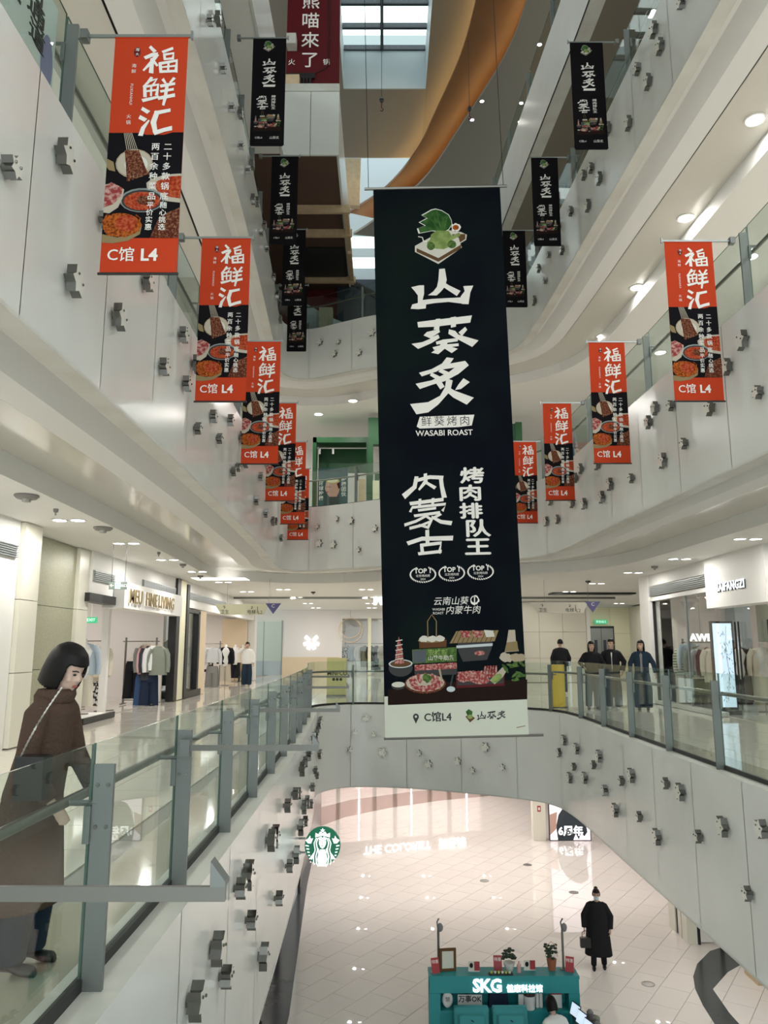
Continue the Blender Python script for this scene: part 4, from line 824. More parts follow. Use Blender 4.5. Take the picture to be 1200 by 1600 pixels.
def feast(p, M, u, t=None):
    """the dark table with meat platters; frame of the lower crop, y continues from 1600 + ..."""
    e = lambda x, y, rx, ry, n, **k: p.ell(*M([(x, y)])[0], rx * u, ry * u, n, **k)
    p.pol(M([(124, 1250), (300, 1220), (850, 1215), (850, 1318), (124, 1332)]), 'tabletop')
    e(190, 1140, 62, 44, 'text_black'); e(190, 1118, 62, 22, 'steel'); e(190, 1118, 54, 17, 'board_brown')
    p.pol(M([(180, 976), (198, 1040), (208, 1118), (160, 1118), (168, 1040)]), 'rawmeat')
    for i in range(5): p.stroke(M([(166 - i, 1000 + i * 24), (198 + i, 994 + i * 24)]), 5 * u, 'board_white')
    p.pol(M([(286, 1008), (430, 998), (428, 1036), (288, 1040)]), 'basket'); e(350, 1000, 70, 12, 'gold_print')
    for x in (310, 352, 395): e(x, 992, 24, 16, 'board_white', jag=.15)
    p.stroke(M([(332, 985), (330, 900), (352, 866), (376, 900), (376, 980)]), 5 * u, 'gold_print')
    p.pol(M([(250, 1046), (482, 1038), (482, 1112), (252, 1120)]), 'leafgreen'); p.pol(M([(254, 1050), (325, 1048), (320, 1114), (256, 1116)]), 'navy')
    p.text('安格斯', *M([(384, 1066)])[0], 34 * u, 'wasabi', bold=.002); p.text('山葵牛肋条', *M([(400, 1094)])[0], 27 * u, 'board_white', bold=.001)
    p.pol(M([(262, 1126), (482, 1118), (484, 1150), (264, 1156)]), 'rawmeat'); p.pol(M([(262, 1156), (484, 1150), (484, 1180), (264, 1184)]), 'text_black')
    p.pol(M([(486, 1018), (668, 1010), (664, 1050), (640, 1108), (515, 1115), (490, 1060)]), 'text_black'); p.pol(M([(480, 1030), (670, 1022), (668, 1036), (482, 1044)]), 'steel')
    p.pol(M([(480, 955), (700, 955), (680, 1012), (445, 1018)]), 'gold_print')
    for i in range(9): p.stroke(M([(490 + i * 24, 956), (462 + i * 24, 1016)]), 4 * u, 'board_brown')
    for i, m_ in enumerate(('rawmeat', 'rawmeat', 'board_white')): p.pol(M([(500 + i * 62, 952), (548 + i * 62, 956), (556 + i * 62, 988), (512 + i * 62, 990)]), m_)
    e(602, 1072, 28, 12, 'rawmeat'); e(178, 1232, 36, 20, 'text_black'); e(178, 1226, 34, 14, 'board_white')
    e(318, 1224, 106, 50, 'meat'); e(318, 1220, 98, 44, 'plate')
    for i in range(12):
        a = i * .53; e(318 + 66 * math.cos(a), 1222 + 28 * math.sin(a), 26, 12, 'rawmeat', rot=-a * .3)
    e(330, 1198, 22, 22, 'leafgreen', jag=.3); p.stroke(M([(392, 1150), (404, 1205)]), 10 * u, 'skewer'); p.stroke(M([(470, 1150), (448, 1250)]), 8 * u, 'text_black'); e(452, 1256, 22, 14, 'steel')
    p.pol(M([(478, 1190), (730, 1180), (732, 1244), (480, 1252)]), 'darkred'); p.pol(M([(485, 1196), (724, 1186), (726, 1232), (488, 1238)]), 'text_black')
    for i in range(7): e(510 + (i % 4) * 30, 1180 + (i // 4) * 24, 26, 16, 'rawmeat', jag=.25)
    for i in range(5): p.stroke(M([(632 + i * 14, 1140), (622 + i * 16, 1198)]), [8 * u, 14 * u], 'rawmeat')
    e(608, 1215, 46, 18, 'rawmeat'); p.pol(M([(655, 1215), (720, 1148), (748, 1158), (722, 1200), (680, 1236)]), 'plate'); e(690, 1205, 32, 18, 'wasabi', rot=.6)
    for i in range(16): e(750 + random.uniform(-22, 80), 1170 + random.uniform(-60, 50), 22, 7, 'leafgreen', rot=random.uniform(-1, 1), k=8)
    p.pol(M([(752, 955), (786, 955), (790, 1010), (806, 1066), (732, 1070), (744, 1010)]), 'plate'); p.pol(M([(742, 1020), (796, 1014), (804, 1064), (734, 1068)]), 'gold_print'); e(740, 1098, 34, 24, 'plate', jag=.2); e(800, 1100, 40, 22, 'skewer', jag=.2)
def big_banner():
    W, H = 2.17, 9.07
    t = thing('central_banner', 'huge black vertical barbecue banner hanging in the middle of the atrium', 'banner', (0.9, 12.0, 14.62), rot=(0, R(-1.28), 0))
    wave_cloth(W, H - .62, 'flag_dark', 'cloth', t)
    mb = MB(); mb.box(-W / 2, W / 2, 0, .003, -H, -(H - .62)); mb.build('pale_foot', 'flag_foot', t)
    # picture rows (pixel frame of the photo crop) to banner metres: piecewise along the height
    rows = [(298, 0), (1096, H - .62), (1160, H)]
    def zof(py): # photo row -> drop below the top
        import bisect
        # true perspective of a vertical cloth 12 m away
        c, s_ = math.cos(math.atan(.175)), math.sin(math.atan(.175)); v = (800 - py) / 1200
        return (14.62 - (6.9 + 12.0 * (s_ + v * c) / (c - v * s_)))
    def xs(py): # metres per photo pixel at that row
        z = 14.62 - zof(py) - 6.9; c, s_ = math.cos(math.atan(.175)), math.sin(math.atan(.175)); return (12.0 * c + z * s_) / 1200
    def mid(py): return 682.5 + (715.5 - 682.5) * (py - 295) / (1155 - 295)
    def M1(pts): out = []; [out.append(((570 + x * .2624 - mid(280 + y * .2624)) * xs(280 + y * .2624), -zof(280 + y * .2624))) for x, y in pts]; return out
    def M2(pts): out = []; [out.append(((570 + x * .3 - mid(700 + y * .3)) * xs(700 + y * .3), -zof(700 + y * .3))) for x, y in pts]; return out
    p = Print(['text_white']); u1 = .2624 * xs(400); u2 = .3 * xs(950)
    for g in (SHAN, KUI, ZHI): brush_text(p, M1, u1, g, 'text_white')
    p.build('title_lettering', t); p = Print(['text_white'])
    p.pol(M1([(330, 1412), (655, 1406), (640, 1470), (560, 1478), (330, 1482), (312, 1470)]), 'text_white')
    for i, ch in enumerate('鲜葵烤肉'): p.text(ch, *M1([(370 + i * 76, 1444)])[0], 62 * u1, 'text_black', bold=.0)
    p.text('WASABI ROAST', *M1([(476, 1512)])[0], 46 * u1, 'text_white', bold=.002)
    p.build('subtitle_lettering', t); p = Print(['text_white'])
    for q, w in NMG: p.stroke(M2(q), [a * u2 for a in w] if isinstance(w, list) else w * u2, 'text_white')
    p.build('left_column_lettering', t); p = Print(['text_white'])
    for i, (ch, x, y, s_) in enumerate((('烤', 562, 152, 92), ('肉', 552, 243, 92), ('排', 556, 336, 88), ('队', 590, 428, 98), ('王', 592, 524, 100))): p.text(ch, *M2([(x, y)])[0], s_ * u2, 'text_white', fat=.012, wide=1.45)
    p.build('right_column_lettering', t)
    p = Print(['text_white'])
    for i in range(3):
        cx, cy = 306 + i * 150, 656 - i * 4; mx = M2([(cx, cy)])[0]
        for k in range(30):
            a = -1.2 + k * (2 * math.pi - .75) / 29 + .0
            a = math.radians(120) + k * math.radians(300) / 29; x_, z_ = mx[0] + 66 * u2 * math.cos(a), mx[1] + 40 * u2 * math.sin(a)
            p.ell(x_, z_, 6.5 * u2, 3.4 * u2, 'text_white', k=6, rot=a + .9)
        p.text('TOP 1', *M2([(cx, cy - 17)])[0], 34 * u2, 'text_white', bold=.003); p.text('北京烤肉榜', *M2([(cx, cy + 8)])[0], 15 * u2, 'text_white'); p.text('2024', *M2([(cx, cy + 25)])[0], 14 * u2, 'text_white')
    p.build('award_laurels', t); p = Print(['text_white'])
    p.text('云南山葵', *M2([(450, 800)])[0], 46 * u2, 'text_white', shear=.2); p.text('内蒙牛肉', *M2([(514, 848)])[0], 46 * u2, 'text_white', shear=.2)
    p.text('WASABI', *M2([(388, 840)])[0], 18 * u2, 'text_white'); p.text('ROAST', *M2([(386, 860)])[0], 18 * u2, 'text_white')
    p.ell(*M2([(575, 795)])[0], 24 * u2, 24 * u2, 'text_white', jag=.12); p.ell(*M2([(575, 793)])[0], 17 * u2, 16 * u2, 'flag_dark'); p.stroke(M2([(575, 780), (575, 822)]), 6 * u2, 'text_white')
    p.build('slogan_lettering', t)
    p = Print(['board_white']); wasabi_logo(p, M1, u1); p.build('wasabi_emblem', t)
    p = Print(['tabletop']); feast(p, M2, u2); p.build('food_picture', t)
    p = Print(['text_black']); p.layer = 4
    p.ell(*M2([(270, 1396)])[0], 15 * u2, 16 * u2, 'text_black'); p.pol(M2([(256, 1402), (284, 1402), (270, 1432)]), 'text_black'); p.ell(*M2([(270, 1395)])[0], 6 * u2, 6 * u2, 'flag_foot')
    p.text('C馆L4', *M2([(384, 1402)])[0], 52 * u2, 'text_black', fat=.004)
    L1 = lambda pts: M2([(588 + (x - 275) * .128, 1374 + (y - 530) * .19) for x, y in pts]); L2 = lambda pts: M2([(638 + (x - 275) * .128, 1374 + (y - 815) * .19) for x, y in pts]); L3_ = lambda pts: M2([(690 + (x - 275) * .128, 1374 + (y - 1065) * .14) for x, y in pts])
    brush_text(p, L1, u2, SHAN, 'text_black'); brush_text(p, L2, u2, KUI, 'text_black'); brush_text(p, L3_, u2, ZHI, 'text_black')
    p.pol(M2([(528, 1400), (552, 1390), (578, 1410), (552, 1432)]), 'board_brown'); p.pol(M2([(530, 1375), (545, 1362), (565, 1375), (562, 1398), (540, 1398)]), 'wasabi_leaf'); p.ell(*M2([(552, 1402)])[0], 14 * u2, 11 * u2, 'wasabi')
    p.stroke(M2([(795, 1464), (840, 1456)]), 4 * u2, 'gold_print'); p.build('foot_lettering', t)
    MB().tube([(-W / 2 - .15, 0, .02), (W / 2 + .12, 0, .02)], .025, 8).build('top_rod', 'brushed', t)
    MB().tube([(-W / 2 - .02, .01, -H + .0), (W / 2 + .22, .01, -H + .0)], .02, 8).build('bottom_rod', 'brushed', t)
    for x in (-W / 2 - .08, W / 2 + .06): MB().tube([(x, 0, .02), (x, 0, 11.0)], .006, 5).build('suspension_wire', 'black', t)
    return t
big_banner()
# ---- small black flags of the same restaurant
def flag_small():
    t = thing('hanging_banner', 'x', 'banner'); W, H = 0.56, 2.0
    wave_cloth(W, H, 'flag_black', 'cloth', t)
    k = W / 880; M = mapper(-465 * k, 80 * k, k, H / 2740); u = k
    f = lambda a, b, s_: mapper((a - 465 * s_) * k, b, s_ * k, s_ * H / 2740)
    p = Print(['text_white']); Ml = mapper(-465 * k * .95, .06, k * .95, k * .95); wasabi_logo(p, Ml, k * .95); p.build('wasabi_emblem', t)
    p = Print(['text_white']); Mt = mapper(-460 * k * .95, -.077, k * .95, .000566)
    for g in (SHAN, KUI, ZHI): brush_text(p, Mt, u, g, 'text_white')
    p.pol(Mt([(330, 1412), (655, 1406), (640, 1482), (312, 1482)]), 'text_white')
    p.build('title_lettering', t); p = Print(['text_white']); Mn = mapper(-.348, -1.08, .00076, .0006)
    for q, w in NMG: p.stroke(Mn([(x, y - 130) for x, y in q]), [a * k for a in w] if isinstance(w, list) else w * k, 'text_white')
    for i, ch in enumerate('烤肉排队王'): p.text(ch, .09, -1.1 - i * .054, .05, 'text_white', fat=.0012, wide=1.5)
    p.build('slogan_lettering', t); p = Print(['text_white'])
    p.text('C馆L4', -.14, -1.86, .045, 'text_white'); p.text('山葵炙', .12, -1.86, .055, 'text_white'); p.build('foot_lettering', t)
    p = Print(['tabletop']); Mf = mapper(-490 * k, -.654, k, .000815)
    feast(p, Mf, u * .95); p.build('food_picture', t)
    MB().tube([(-W / 2, .001, 0), (W / 2, .001, 0)], .008, 8).build('top_hem', 'flag_black', t)
    MB().tube([(-W / 2 + .02, .001, -H), (W / 2 - .02, .001, -H)], .012, 8).build('bottom_hem', 'flag_black', t)
    return t
sp = [(-1.93, 11.41, 17.02), (-2.09, 14.7, 17.1), (-2.22, 17.6, 17.1), (-2.5, 20.8, 17.2)]
spots = [(x, y, z, -1, '%s small black barbecue banner from the camera, left fourth storey railing' % ordn[i], 'small black barbecue banners') for i, (x, y, z) in enumerate(sp)]
sp = [(3.44, 11.5, 17.02), (3.38, 14.67, 17.05), (3.2, 17.47, 17.0)]
spots += [(x, y, z, 1, '%s small black barbecue banner from the camera, right fourth storey railing' % ordn[i], 'small black barbecue banners') for i, (x, y, z) in enumerate(sp)]
place_flags(flag_small(), 0.56, spots, 4)
# ---- empty banner rods on the second storey posts
for y, lab in ((2.18, 'nearest'), (5.08, 'second'), (7.98, 'third'), (12.33, 'fourth'), (16.6, 'farthest')):
    x = -1.15 - .002 * max(0, y - 4) ** 2 - .1
    t = thing('banner_rod', '%s empty flat steel banner rod sticking out from the left railing' % lab, 'rod', (x, y, 6.27), group='empty banner rods')
    MB().box(.031, .84, -.06, -.045, -.018, .018).build('arm', 'rodsteel', t)
    MB().prism([(.8, -.06, .018), (.84, -.06, .018), (.84, -.06, -.03), (.83, -.06, .06), (.8, -.06, .075)][:2] + [(.84, -.06, .03), (.8, -.06, .08)], (0, .05, 0)).build('end_stop', 'post', t)
    MB().box(-.03, .03, -.075, -.0135, -.05, .05).build('clamp', 'post', t)

# ------------------------------------------------------------------ people
mat('skin', (0.52, 0.34, 0.26), 0.5); mat('skinpale', (0.60, 0.42, 0.34), 0.5); mat('hair', (0.008, 0.007, 0.007), 0.5, spec=.2); mat('hairbrown', (0.018, 0.011, 0.009), 0.5, spec=.2)
mat('lipred', (0.35, 0.09, 0.08), 0.5); mat('eyeblack', (0.01, 0.01, 0.01), 0.3)
mat('coat_brown', (0.085, 0.055, 0.042), 0.9, spec=0.1, bump=(60, 0.5)); mat('cloth_black', (0.012, 0.012, 0.015), 0.8, spec=.2); mat('cloth_navy', (0.02, 0.035, 0.055), 0.85, spec=.1)
mat('denim', (0.05, 0.085, 0.12), 0.85, spec=.1); mat('cloth_white', (0.72, 0.72, 0.70), 0.85); mat('cloth_grey', (0.20, 0.20, 0.21), 0.85); mat('shoe_white', (0.62, 0.60, 0.58), 0.6); mat('leather', (0.010, 0.010, 0.011), 0.35)
mat('mask', (0.55, 0.68, 0.76), 0.8); mat('chain', (0.35, 0.33, 0.30), 0.25, 1.0)
def fused(mb, name, m, parent, voxel=0.014, smooth=2):
    """melt overlapping shapes into one continuous surface"""
    o = mb.build(name, m, parent); md = o.modifiers.new('r', 'REMESH'); md.mode = 'VOXEL'; md.voxel_size = voxel; md.use_smooth_shade = True
    if smooth: sm = o.modifiers.new('s', 'SMOOTH'); sm.factor = 0.5; sm.iterations = smooth
    me = bpy.data.meshes.new_from_object(o.evaluated_get(bpy.context.evaluated_depsgraph_get()))
    o.modifiers.clear(); old = o.data; o.data = me; bpy.data.meshes.remove(old); me.name = name
    return o
def hand(mb, w, d, side, s=1.0, curl=0.6, out=(1, 0, 0)):
    """palm, four unequal bent fingers and a thumb; w wrist, d pointing along the hand, out = thumb side"""
    w = Vector(w); d = Vector(d).normalized(); o = Vector(out); o = (o - d * o.dot(d)).normalized(); n = d.cross(o)
    mb.tube([w, w + d * .045 * s, w + d * .085 * s], [.022 * s, .033 * s, .034 * s], 10, flat=.55, up=tuple(n))
    for i, L in enumerate((.068, .078, .072, .056)):
        a = w + d * .08 * s + o * (.026 - .0175 * i) * s
        p1 = a + d * L * .5 * s + n * curl * L * .2 * s; p2 = p1 + (d * .35 + n * curl * .8).normalized() * L * .5 * s
        mb.tube([a, p1, p2], [.0098 * s, .0092 * s, .0075 * s], 6)
    a = w + d * .03 * s + o * .026 * s
    mb.tube([a, a + (d * .5 + o * .7 + n * .3).normalized() * .036 * s, a + (d * .8 + o * .5 + n * .5).normalized() * .064 * s], [.013 * s, .0115 * s, .009 * s], 6)
def head_mesh(mb, c, s=1.0, tilt=0.0, turn=0.0):
    mt = Matrix.Rotation(turn, 3, 'Z') @ Matrix.Rotation(tilt, 3, 'X'); c = Vector(c); q = lambda x, y, z: c + mt @ Vector((x * s, y * s, z * s))
    mb.ell(c + mt @ Vector((0, .008 * s, .025 * s)), .074 * s, .092 * s, .09 * s, 16, 12, mtx=mt)
    mb.ell(q(0, -.022, -.045), .058 * s, .068 * s, .07 * s, 14, 10, mtx=mt); mb.ell(q(0, -.06, -.088), .026 * s, .022 * s, .02 * s, 10, 6, mtx=mt)
    mb.tube([q(0, -.083, .012), q(0, -.098, -.022), q(0, -.103, -.034)], [.008 * s, .013 * s, .015 * s], 8)
    for e in (-1, 1):
        mb.ell(q(e * .078, .012, -.012), .010 * s, .020 * s, .03 * s, 8, 6, mtx=mt); mb.ell(q(e * .036, -.066, -.028), .022 * s, .018 * s, .02 * s, 8, 6, mtx=mt)
    return q, mt
def face_parts(q, mt, s, parent, brow='hair'):
    for e in (-1, 1):
        MB().ell(q(e * .031, -.085, .004), .0135 * s, .006 * s, .006 * s, 8, 6, mtx=mt).build('eye', 'eyeblack', parent)
        MB().tube([q(e * .016, -.091, .022), q(e * .032, -.090, .027), q(e * .05, -.078, .022)], .0035 * s, 5).build('eyebrow', brow, parent)
    MB().ell(q(0, -.088, -.062), .021 * s, .008 * s, .007 * s, 8, 6, mtx=mt).build('mouth', 'lipred', parent)
def hair_shell(q, s, length, face=1.05, m='hair', parent=None, fringe=0.04, puff=1.07, back=0.0, n=28, name='hair', curl=0.012):
    """cap of hair with an opening for the face; length = how far it falls below the ear line"""
    prof = [(0.05, .128), (.45, .118), (.78, .09), (.98, .045), (1.04, .0)]
    k = max(1, int(length / .03))
    for i in range(1, k + 1): t = i / k; prof.append((1.05 + .05 * math.sin(t * 2.2) - (.12 * t if length < .2 else .04 * t), -length * t))
    mb = MB(); ro = []; ri = []
    for r, z in prof:
        for lst, f in ((ro, puff), (ri, puff - .17)):
            lst.append([q(.078 * r * f * math.sin(2 * math.pi * i / n), .012 + .1 * r * f * math.cos(2 * math.pi * i / n) + back * max(0, -z) * 1.2, z * (f / 1.12) + .004) for i in range(n)])
    keep = lambda z, i: not (z < fringe and abs((2 * math.pi * (i + .5) / n) - math.pi) < face)
    for k_ in range(len(prof) - 1):
        for i in range(n):
            if not keep(prof[k_ + 1][1], i): continue
            j = (i + 1) % n
            mb.add([ro[k_][i], ro[k_][j], ro[k_ + 1][j], ro[k_ + 1][i], ri[k_][i], ri[k_][j], ri[k_ + 1][j], ri[k_ + 1][i]], [(0, 1, 2, 3), (4, 7, 6, 5), (0, 3, 7, 4), (1, 5, 6, 2), (0, 4, 5, 1), (3, 2, 6, 7)])
    return fused(mb, name, m, parent, .009 * s, 3)
def person(label, loc, rotz, h=1.7, arms=None, legs=None, top='cloth_black', bottom='denim', shoes='shoe_white', hairlen=.1, haircol='hair', coat=None, voxel=.016, shirt=None, lean=0.0, tilt=0.0, turn=0.0, wide=1.0, cat='person', facecut=1.05, skin='skin', baggy=1.0, hem=.86, group=None):
    s = h / 1.7; t = thing('person', label, 'person', loc, rotz)
    V = lambda x, y, z: Vector((x * s, y * s - lean * max(0, z - .9) * s, z * s))
    arms = arms or [((-.26, .02, 1.12), (-.25, -.05, .87)), ((.26, .02, 1.12), (.25, -.05, .87))]
    legs = legs or [((-.1, -.02, .5), (-.1, .02, .08)), ((.1, -.02, .5), (.1, .02, .08))]
    hc = V(0, -.015, 1.585)
    hs = s * 1.07; b = MB(); q, mt = head_mesh(b, hc, hs, tilt, turn)
    b.tube([V(0, .01, 1.36), V(0, .0, 1.46), hc + Vector((0, .01, -.04)) * s], [.06 * s, .05 * s, .052 * s], 12)
    b.tube([V(0, 0, .9), V(0, 0, 1.1), V(0, 0, 1.3), V(0, .01, 1.42)], [.14 * s, .12 * s, .14 * s, .07 * s], 14, flat=.72)
    for i, (e, w) in enumerate(arms):
        sd = -1 if i == 0 else 1
        b.tube([V(sd * .16, .01, 1.38), V(*e), V(*w)], [.05 * s, .038 * s, .026 * s], 10)
        d = (V(*w) - V(*e)).normalized(); hand(b, V(*w), d + Vector((0, -.1, 0)), sd, s, .5, out=(-sd * .3, -1, 0))
    for i, (kn, an) in enumerate(legs):
        sd = -1 if i == 0 else 1
        b.tube([V(sd * .085, 0, .9), V(*kn), V(*an)], [.085 * s, .055 * s, .04 * s], 10)
    fused(b, 'body', skin, t, min(voxel, .010), 2)
    face_parts(q, mt, s, t)
    # trousers, shoes
    if bottom:
        b = MB(); b.tube([V(0, 0, 1.02), V(0, 0, .84)], [.145 * s, .155 * s], 14, flat=.75)
        for i, (kn, an) in enumerate(legs):
            sd = -1 if i == 0 else 1; k = Vector(kn); a = Vector(an)
            b.tube([V(sd * .08, 0, .9), V(*kn), V(a.x, a.y, a.z - .01)], [.1 * s, .085 * s * baggy, .075 * s * baggy], 12)
        fused(b, 'trousers', bottom, t, voxel)
    for (kn, an) in legs:
        a = Vector(an); MB().rings([[V(a.x + .038 * rx * math.cos(u), a.y + yy + .012 * math.sin(u), max(0, (.03 + .04 * zt) + .03 * math.sin(u) * 1.0)) for u in [2 * math.pi * k / 10 for k in range(10)]] for yy, rx, zt in ((.09, .7, .3), (.05, 1.0, .5), (-.02, 1.1, .5), (-.09, 1.15, .0), (-.15, .8, -.1))]).build('shoe', shoes, t, smooth=True)
    # upper garment
    b = MB(); w = wide
    if coat:      # long coat to height coat
        b.tube([V(0, .01, 1.44), V(0, .01, 1.37), V(0, 0, 1.15), V(0, 0, .9), V(0, 0, (coat + .9) / 2), V(0, 0, coat)], [.08 * s, .165 * s * w, .185 * s * w, .21 * s * w, .235 * s * w, .26 * s * w], 18, flat=.68)
    else:
        b.tube([V(0, .01, 1.45), V(0, .01, 1.38), V(0, 0, 1.2), V(0, 0, 1.0), V(0, 0, hem)], [.08 * s, .155 * s * w, .175 * s * w, .172 * s * w, .168 * s * w], 16, flat=.72)
    for i, (e, wr) in enumerate(arms):
        sd = -1 if i == 0 else 1; e_ = V(*e); w_ = V(*wr)
        b.tube([V(sd * .1, .01, 1.39), V(sd * .165, .01, 1.345), e_, w_ + (e_ - w_) * .04], [.06 * s, .068 * s * w, .06 * s * w, .05 * s * w], 12)
    fused(b, 'coat' if coat else 'jacket', top, t, voxel)
    if shirt:
        MB().rings([[V(.062 * f * math.cos(u), -.118 * g - .0, z + .0) + Vector((0, .05 * s * abs(math.cos(u)), 0)) for u in [math.pi * k / 8 for k in range(9)]] for z, f, g in ((1.42, .8, .62), (1.36, 1.0, 1.1), (1.2, 1.05, 1.22), (1.0, 1.1, 1.2), (.92, 1.1, 1.15))], closed=False).build('shirt_front', shirt, t, smooth=True)
    if hairlen is not None: hair_shell(q, s, hairlen, facecut, haircol, t, n=26)
    return t, V, q, s
G = 5.4
# visitors by the right railing
person('woman with shoulder length hair in black jacket and blue jeans behind right railing', (5.1, 19.2, G), R(-14), 1.62, wide=1.1, hairlen=.16, haircol='hairbrown', facecut=1.2, bottom='denim', baggy=1.1, shoes='cloth_grey',
       arms=[((-.3, -.02, 1.15), (-.2, -.16, 1.05)), ((.29, .02, 1.14), (.26, -.04, .9))], legs=[((-.1, -.05, .5), (-.12, -.02, .08)), ((.1, 0, .5), (.1, .06, .08))], turn=.25)
person('man in open black jacket over white shirt walking behind right railing', (5.6, 19.25, G), R(-14), 1.68, wide=1.12, hairlen=.03, bottom='cloth_navy', shirt='cloth_white', baggy=1.25,
       arms=[((-.29, .03, 1.14), (-.26, -.06, .9)), ((.3, .03, 1.14), (.25, -.08, .92))], legs=[((-.1, -.02, .5), (-.1, .05, .08)), ((.11, -.05, .5), (.12, -.06, .08))], turn=-.5, facecut=1.2)
person('woman with very long black hair and wide dark trousers behind right railing', (6.2, 18.85, G), R(-20), 1.64, wide=1.02, hairlen=.42, top='cloth_navy', bottom='cloth_navy', baggy=1.55, shoes='leather', turn=-.3, facecut=1.15, shirt='cloth_grey',
       arms=[((-.27, .02, 1.14), (-.27, -.04, .9)), ((.28, .0, 1.14), (.32, -.06, .9))])
person('man in black padded jacket seen from behind near the lift lobby', (5.65, 25.0, G), R(176), 1.72, wide=1.2, hairlen=.03, bottom='denim', facecut=1.2)
person('man in white sweater lifting his hand to his face by the clothes', (-5.25, 30.0, G), R(8), 1.66, wide=1.15, hairlen=.03, top='cloth_white', bottom='cloth_navy', baggy=1.3, shoes='cloth_grey', facecut=1.2,
       arms=[((-.36, -.05, 1.28), (-.12, -.12, 1.5)), ((.27, .02, 1.12), (.25, -.05, .88))])
person('visitor in dark jacket standing on the third storey behind a red banner', (4.5, 18.3, 10.82), R(30), 1.72, hairlen=.04, top='cloth_grey', bottom='denim', facecut=1.2)
# masked woman on the ground floor
t, V, q, s = person('woman in long black coat with face mask walking on the ground floor', (4.68, 18.15, 0.0), R(-12), 1.62, wide=1.2, coat=.3, hairlen=.03, bottom='cloth_black', shoes='leather', baggy=.85, facecut=1.15,
       arms=[((-.3, .0, 1.12), (-.3, -.05, .86)), ((.3, .02, 1.12), (.28, -.04, .86))], legs=[((-.1, -.03, .5), (-.12, -.02, .08)), ((.1, .03, .5), (.12, .1, .08))])
m_ = MB(); m_.ell(q(0, -.07, -.052), .06 * s, .04 * s, .05 * s, 12, 8); m_.build('face_mask', 'mask', t, smooth=True)
MB().ell(q(0, .07, .11), .045 * s, .045 * s, .04 * s, 10, 8).build('hair_bun', 'hair', t, smooth=True)
hb = thing('handbag', 'small black handbag held by the masked woman', 'bag', (4.38, 18.07, .46))
MB().box(-.11, .11, -.05, .05, 0, .2).build('bag_body', 'leather', hb); MB().tube([(-.07, 0, .2), (-.06, 0, .3), (0, 0, .34), (.06, 0, .3), (.07, 0, .2)], .008, 6).build('handle', 'leather', hb)
# woman at the left railing
t, V, q, s = person('woman with black bob in brown wool coat leaning at the left glass railing', (-1.72, 3.95, G), R(84), 1.49, wide=1.0, coat=.33, top='coat_brown', bottom='cloth_navy', shoes='leather', hairlen=None, voxel=.010, lean=.20, tilt=.42, turn=-.28, skin='skinpale', baggy=1.2,
       arms=[((-.23, -.03, 1.1), (-.17, -.2, .89)), ((.22, -.08, 1.1), (.16, -.26, .92))])
hair_shell(q, s, .115, .95, 'hair', t, fringe=.035, puff=1.2, back=.1)
MB().rings([[V(.13 * r * math.cos(u), .02 + .105 * r * math.sin(u), z) for u in [2 * math.pi * k / 18 for k in range(18)]] for r, z in ((.95, 1.4), (1.02, 1.44), (.9, 1.475), (.7, 1.46), (.66, 1.42))], cap=False).build('collar', 'coat_brown', t, smooth=True)
bg_ = thing('shoulder_bag', 'black leather shoulder bag on a chain strap behind the woman in brown coat', 'bag', (-1.56, 3.64, 6.31))
MB().box(-.1, .03, -.04, .05, -.09, .1).build('bag_body', 'leather', bg_); MB().box(-.1, .03, -.048, -.04, .0, .1).build('flap', 'leather', bg_)
pts = [Vector((-.08, -.03, .1)).lerp(Vector((.05, .05, .40)), k / 34) + Vector((0, -.03 * math.sin(math.pi * k / 34), 0)) for k in range(35)]
for k in range(34): MB().tube([pts[k], pts[k + 1]], .006 if k % 2 else .004, 5).build('chain_link', 'chain', bg_)

# ------------------------------------------------------------------ clothing and shop fittings
GC = {'black': (0.014, 0.014, 0.018), 'navy': (0.02, 0.03, 0.06), 'denimblue': (0.04, 0.08, 0.17), 'lightdenim': (0.42, 0.50, 0.58), 'greyg': (0.22, 0.22, 0.21), 'charcoal': (0.05, 0.05, 0.06), 'pinkg': (0.62, 0.38, 0.38), 'creamg': (0.68, 0.63, 0.52), 'khaki': (0.30, 0.28, 0.22), 'whiteg': (0.72, 0.72, 0.72), 'tan': (0.42, 0.30, 0.16), 'brownc': (0.07, 0.05, 0.045), 'greengrey': (0.24, 0.26, 0.22), 'silver': (0.55, 0.56, 0.58), 'maroon': (0.12, 0.03, 0.035), 'beigeg': (0.52, 0.46, 0.37)}
for k_, c_ in GC.items(): mat('g_' + k_, c_, 0.85, spec=.15, bump=(18, .35))
mat('g_pattern', (0.7, 0.7, 0.68), 0.85, noise=(14, (0.03, 0.03, 0.03), 0.48, 0.52)); mat('g_stripe', (0.66, 0.64, 0.56), 0.85)
nt = MT['g_stripe'].node_tree; tc = nt.nodes.new('ShaderNodeTexCoord'); wv = nt.nodes.new('ShaderNodeTexWave'); cr = nt.nodes.new('ShaderNodeValToRGB')
wv.bands_direction = 'Z'; wv.inputs['Scale'].default_value = 4.5; wv.inputs['Distortion'].default_value = .6; cr.color_ramp.elements[0].color = (.16, .18, .13, 1); cr.color_ramp.elements[1].color = (.7, .68, .6, 1); cr.color_ramp.interpolation = 'CONSTANT'; cr.color_ramp.elements[1].position = .45
nt.links.new(tc.outputs['Object'], wv.inputs['Vector']); nt.links.new(wv.outputs[0], cr.inputs[0]); nt.links.new(cr.outputs[0], nt.nodes['Principled BSDF'].inputs['Base Color'])
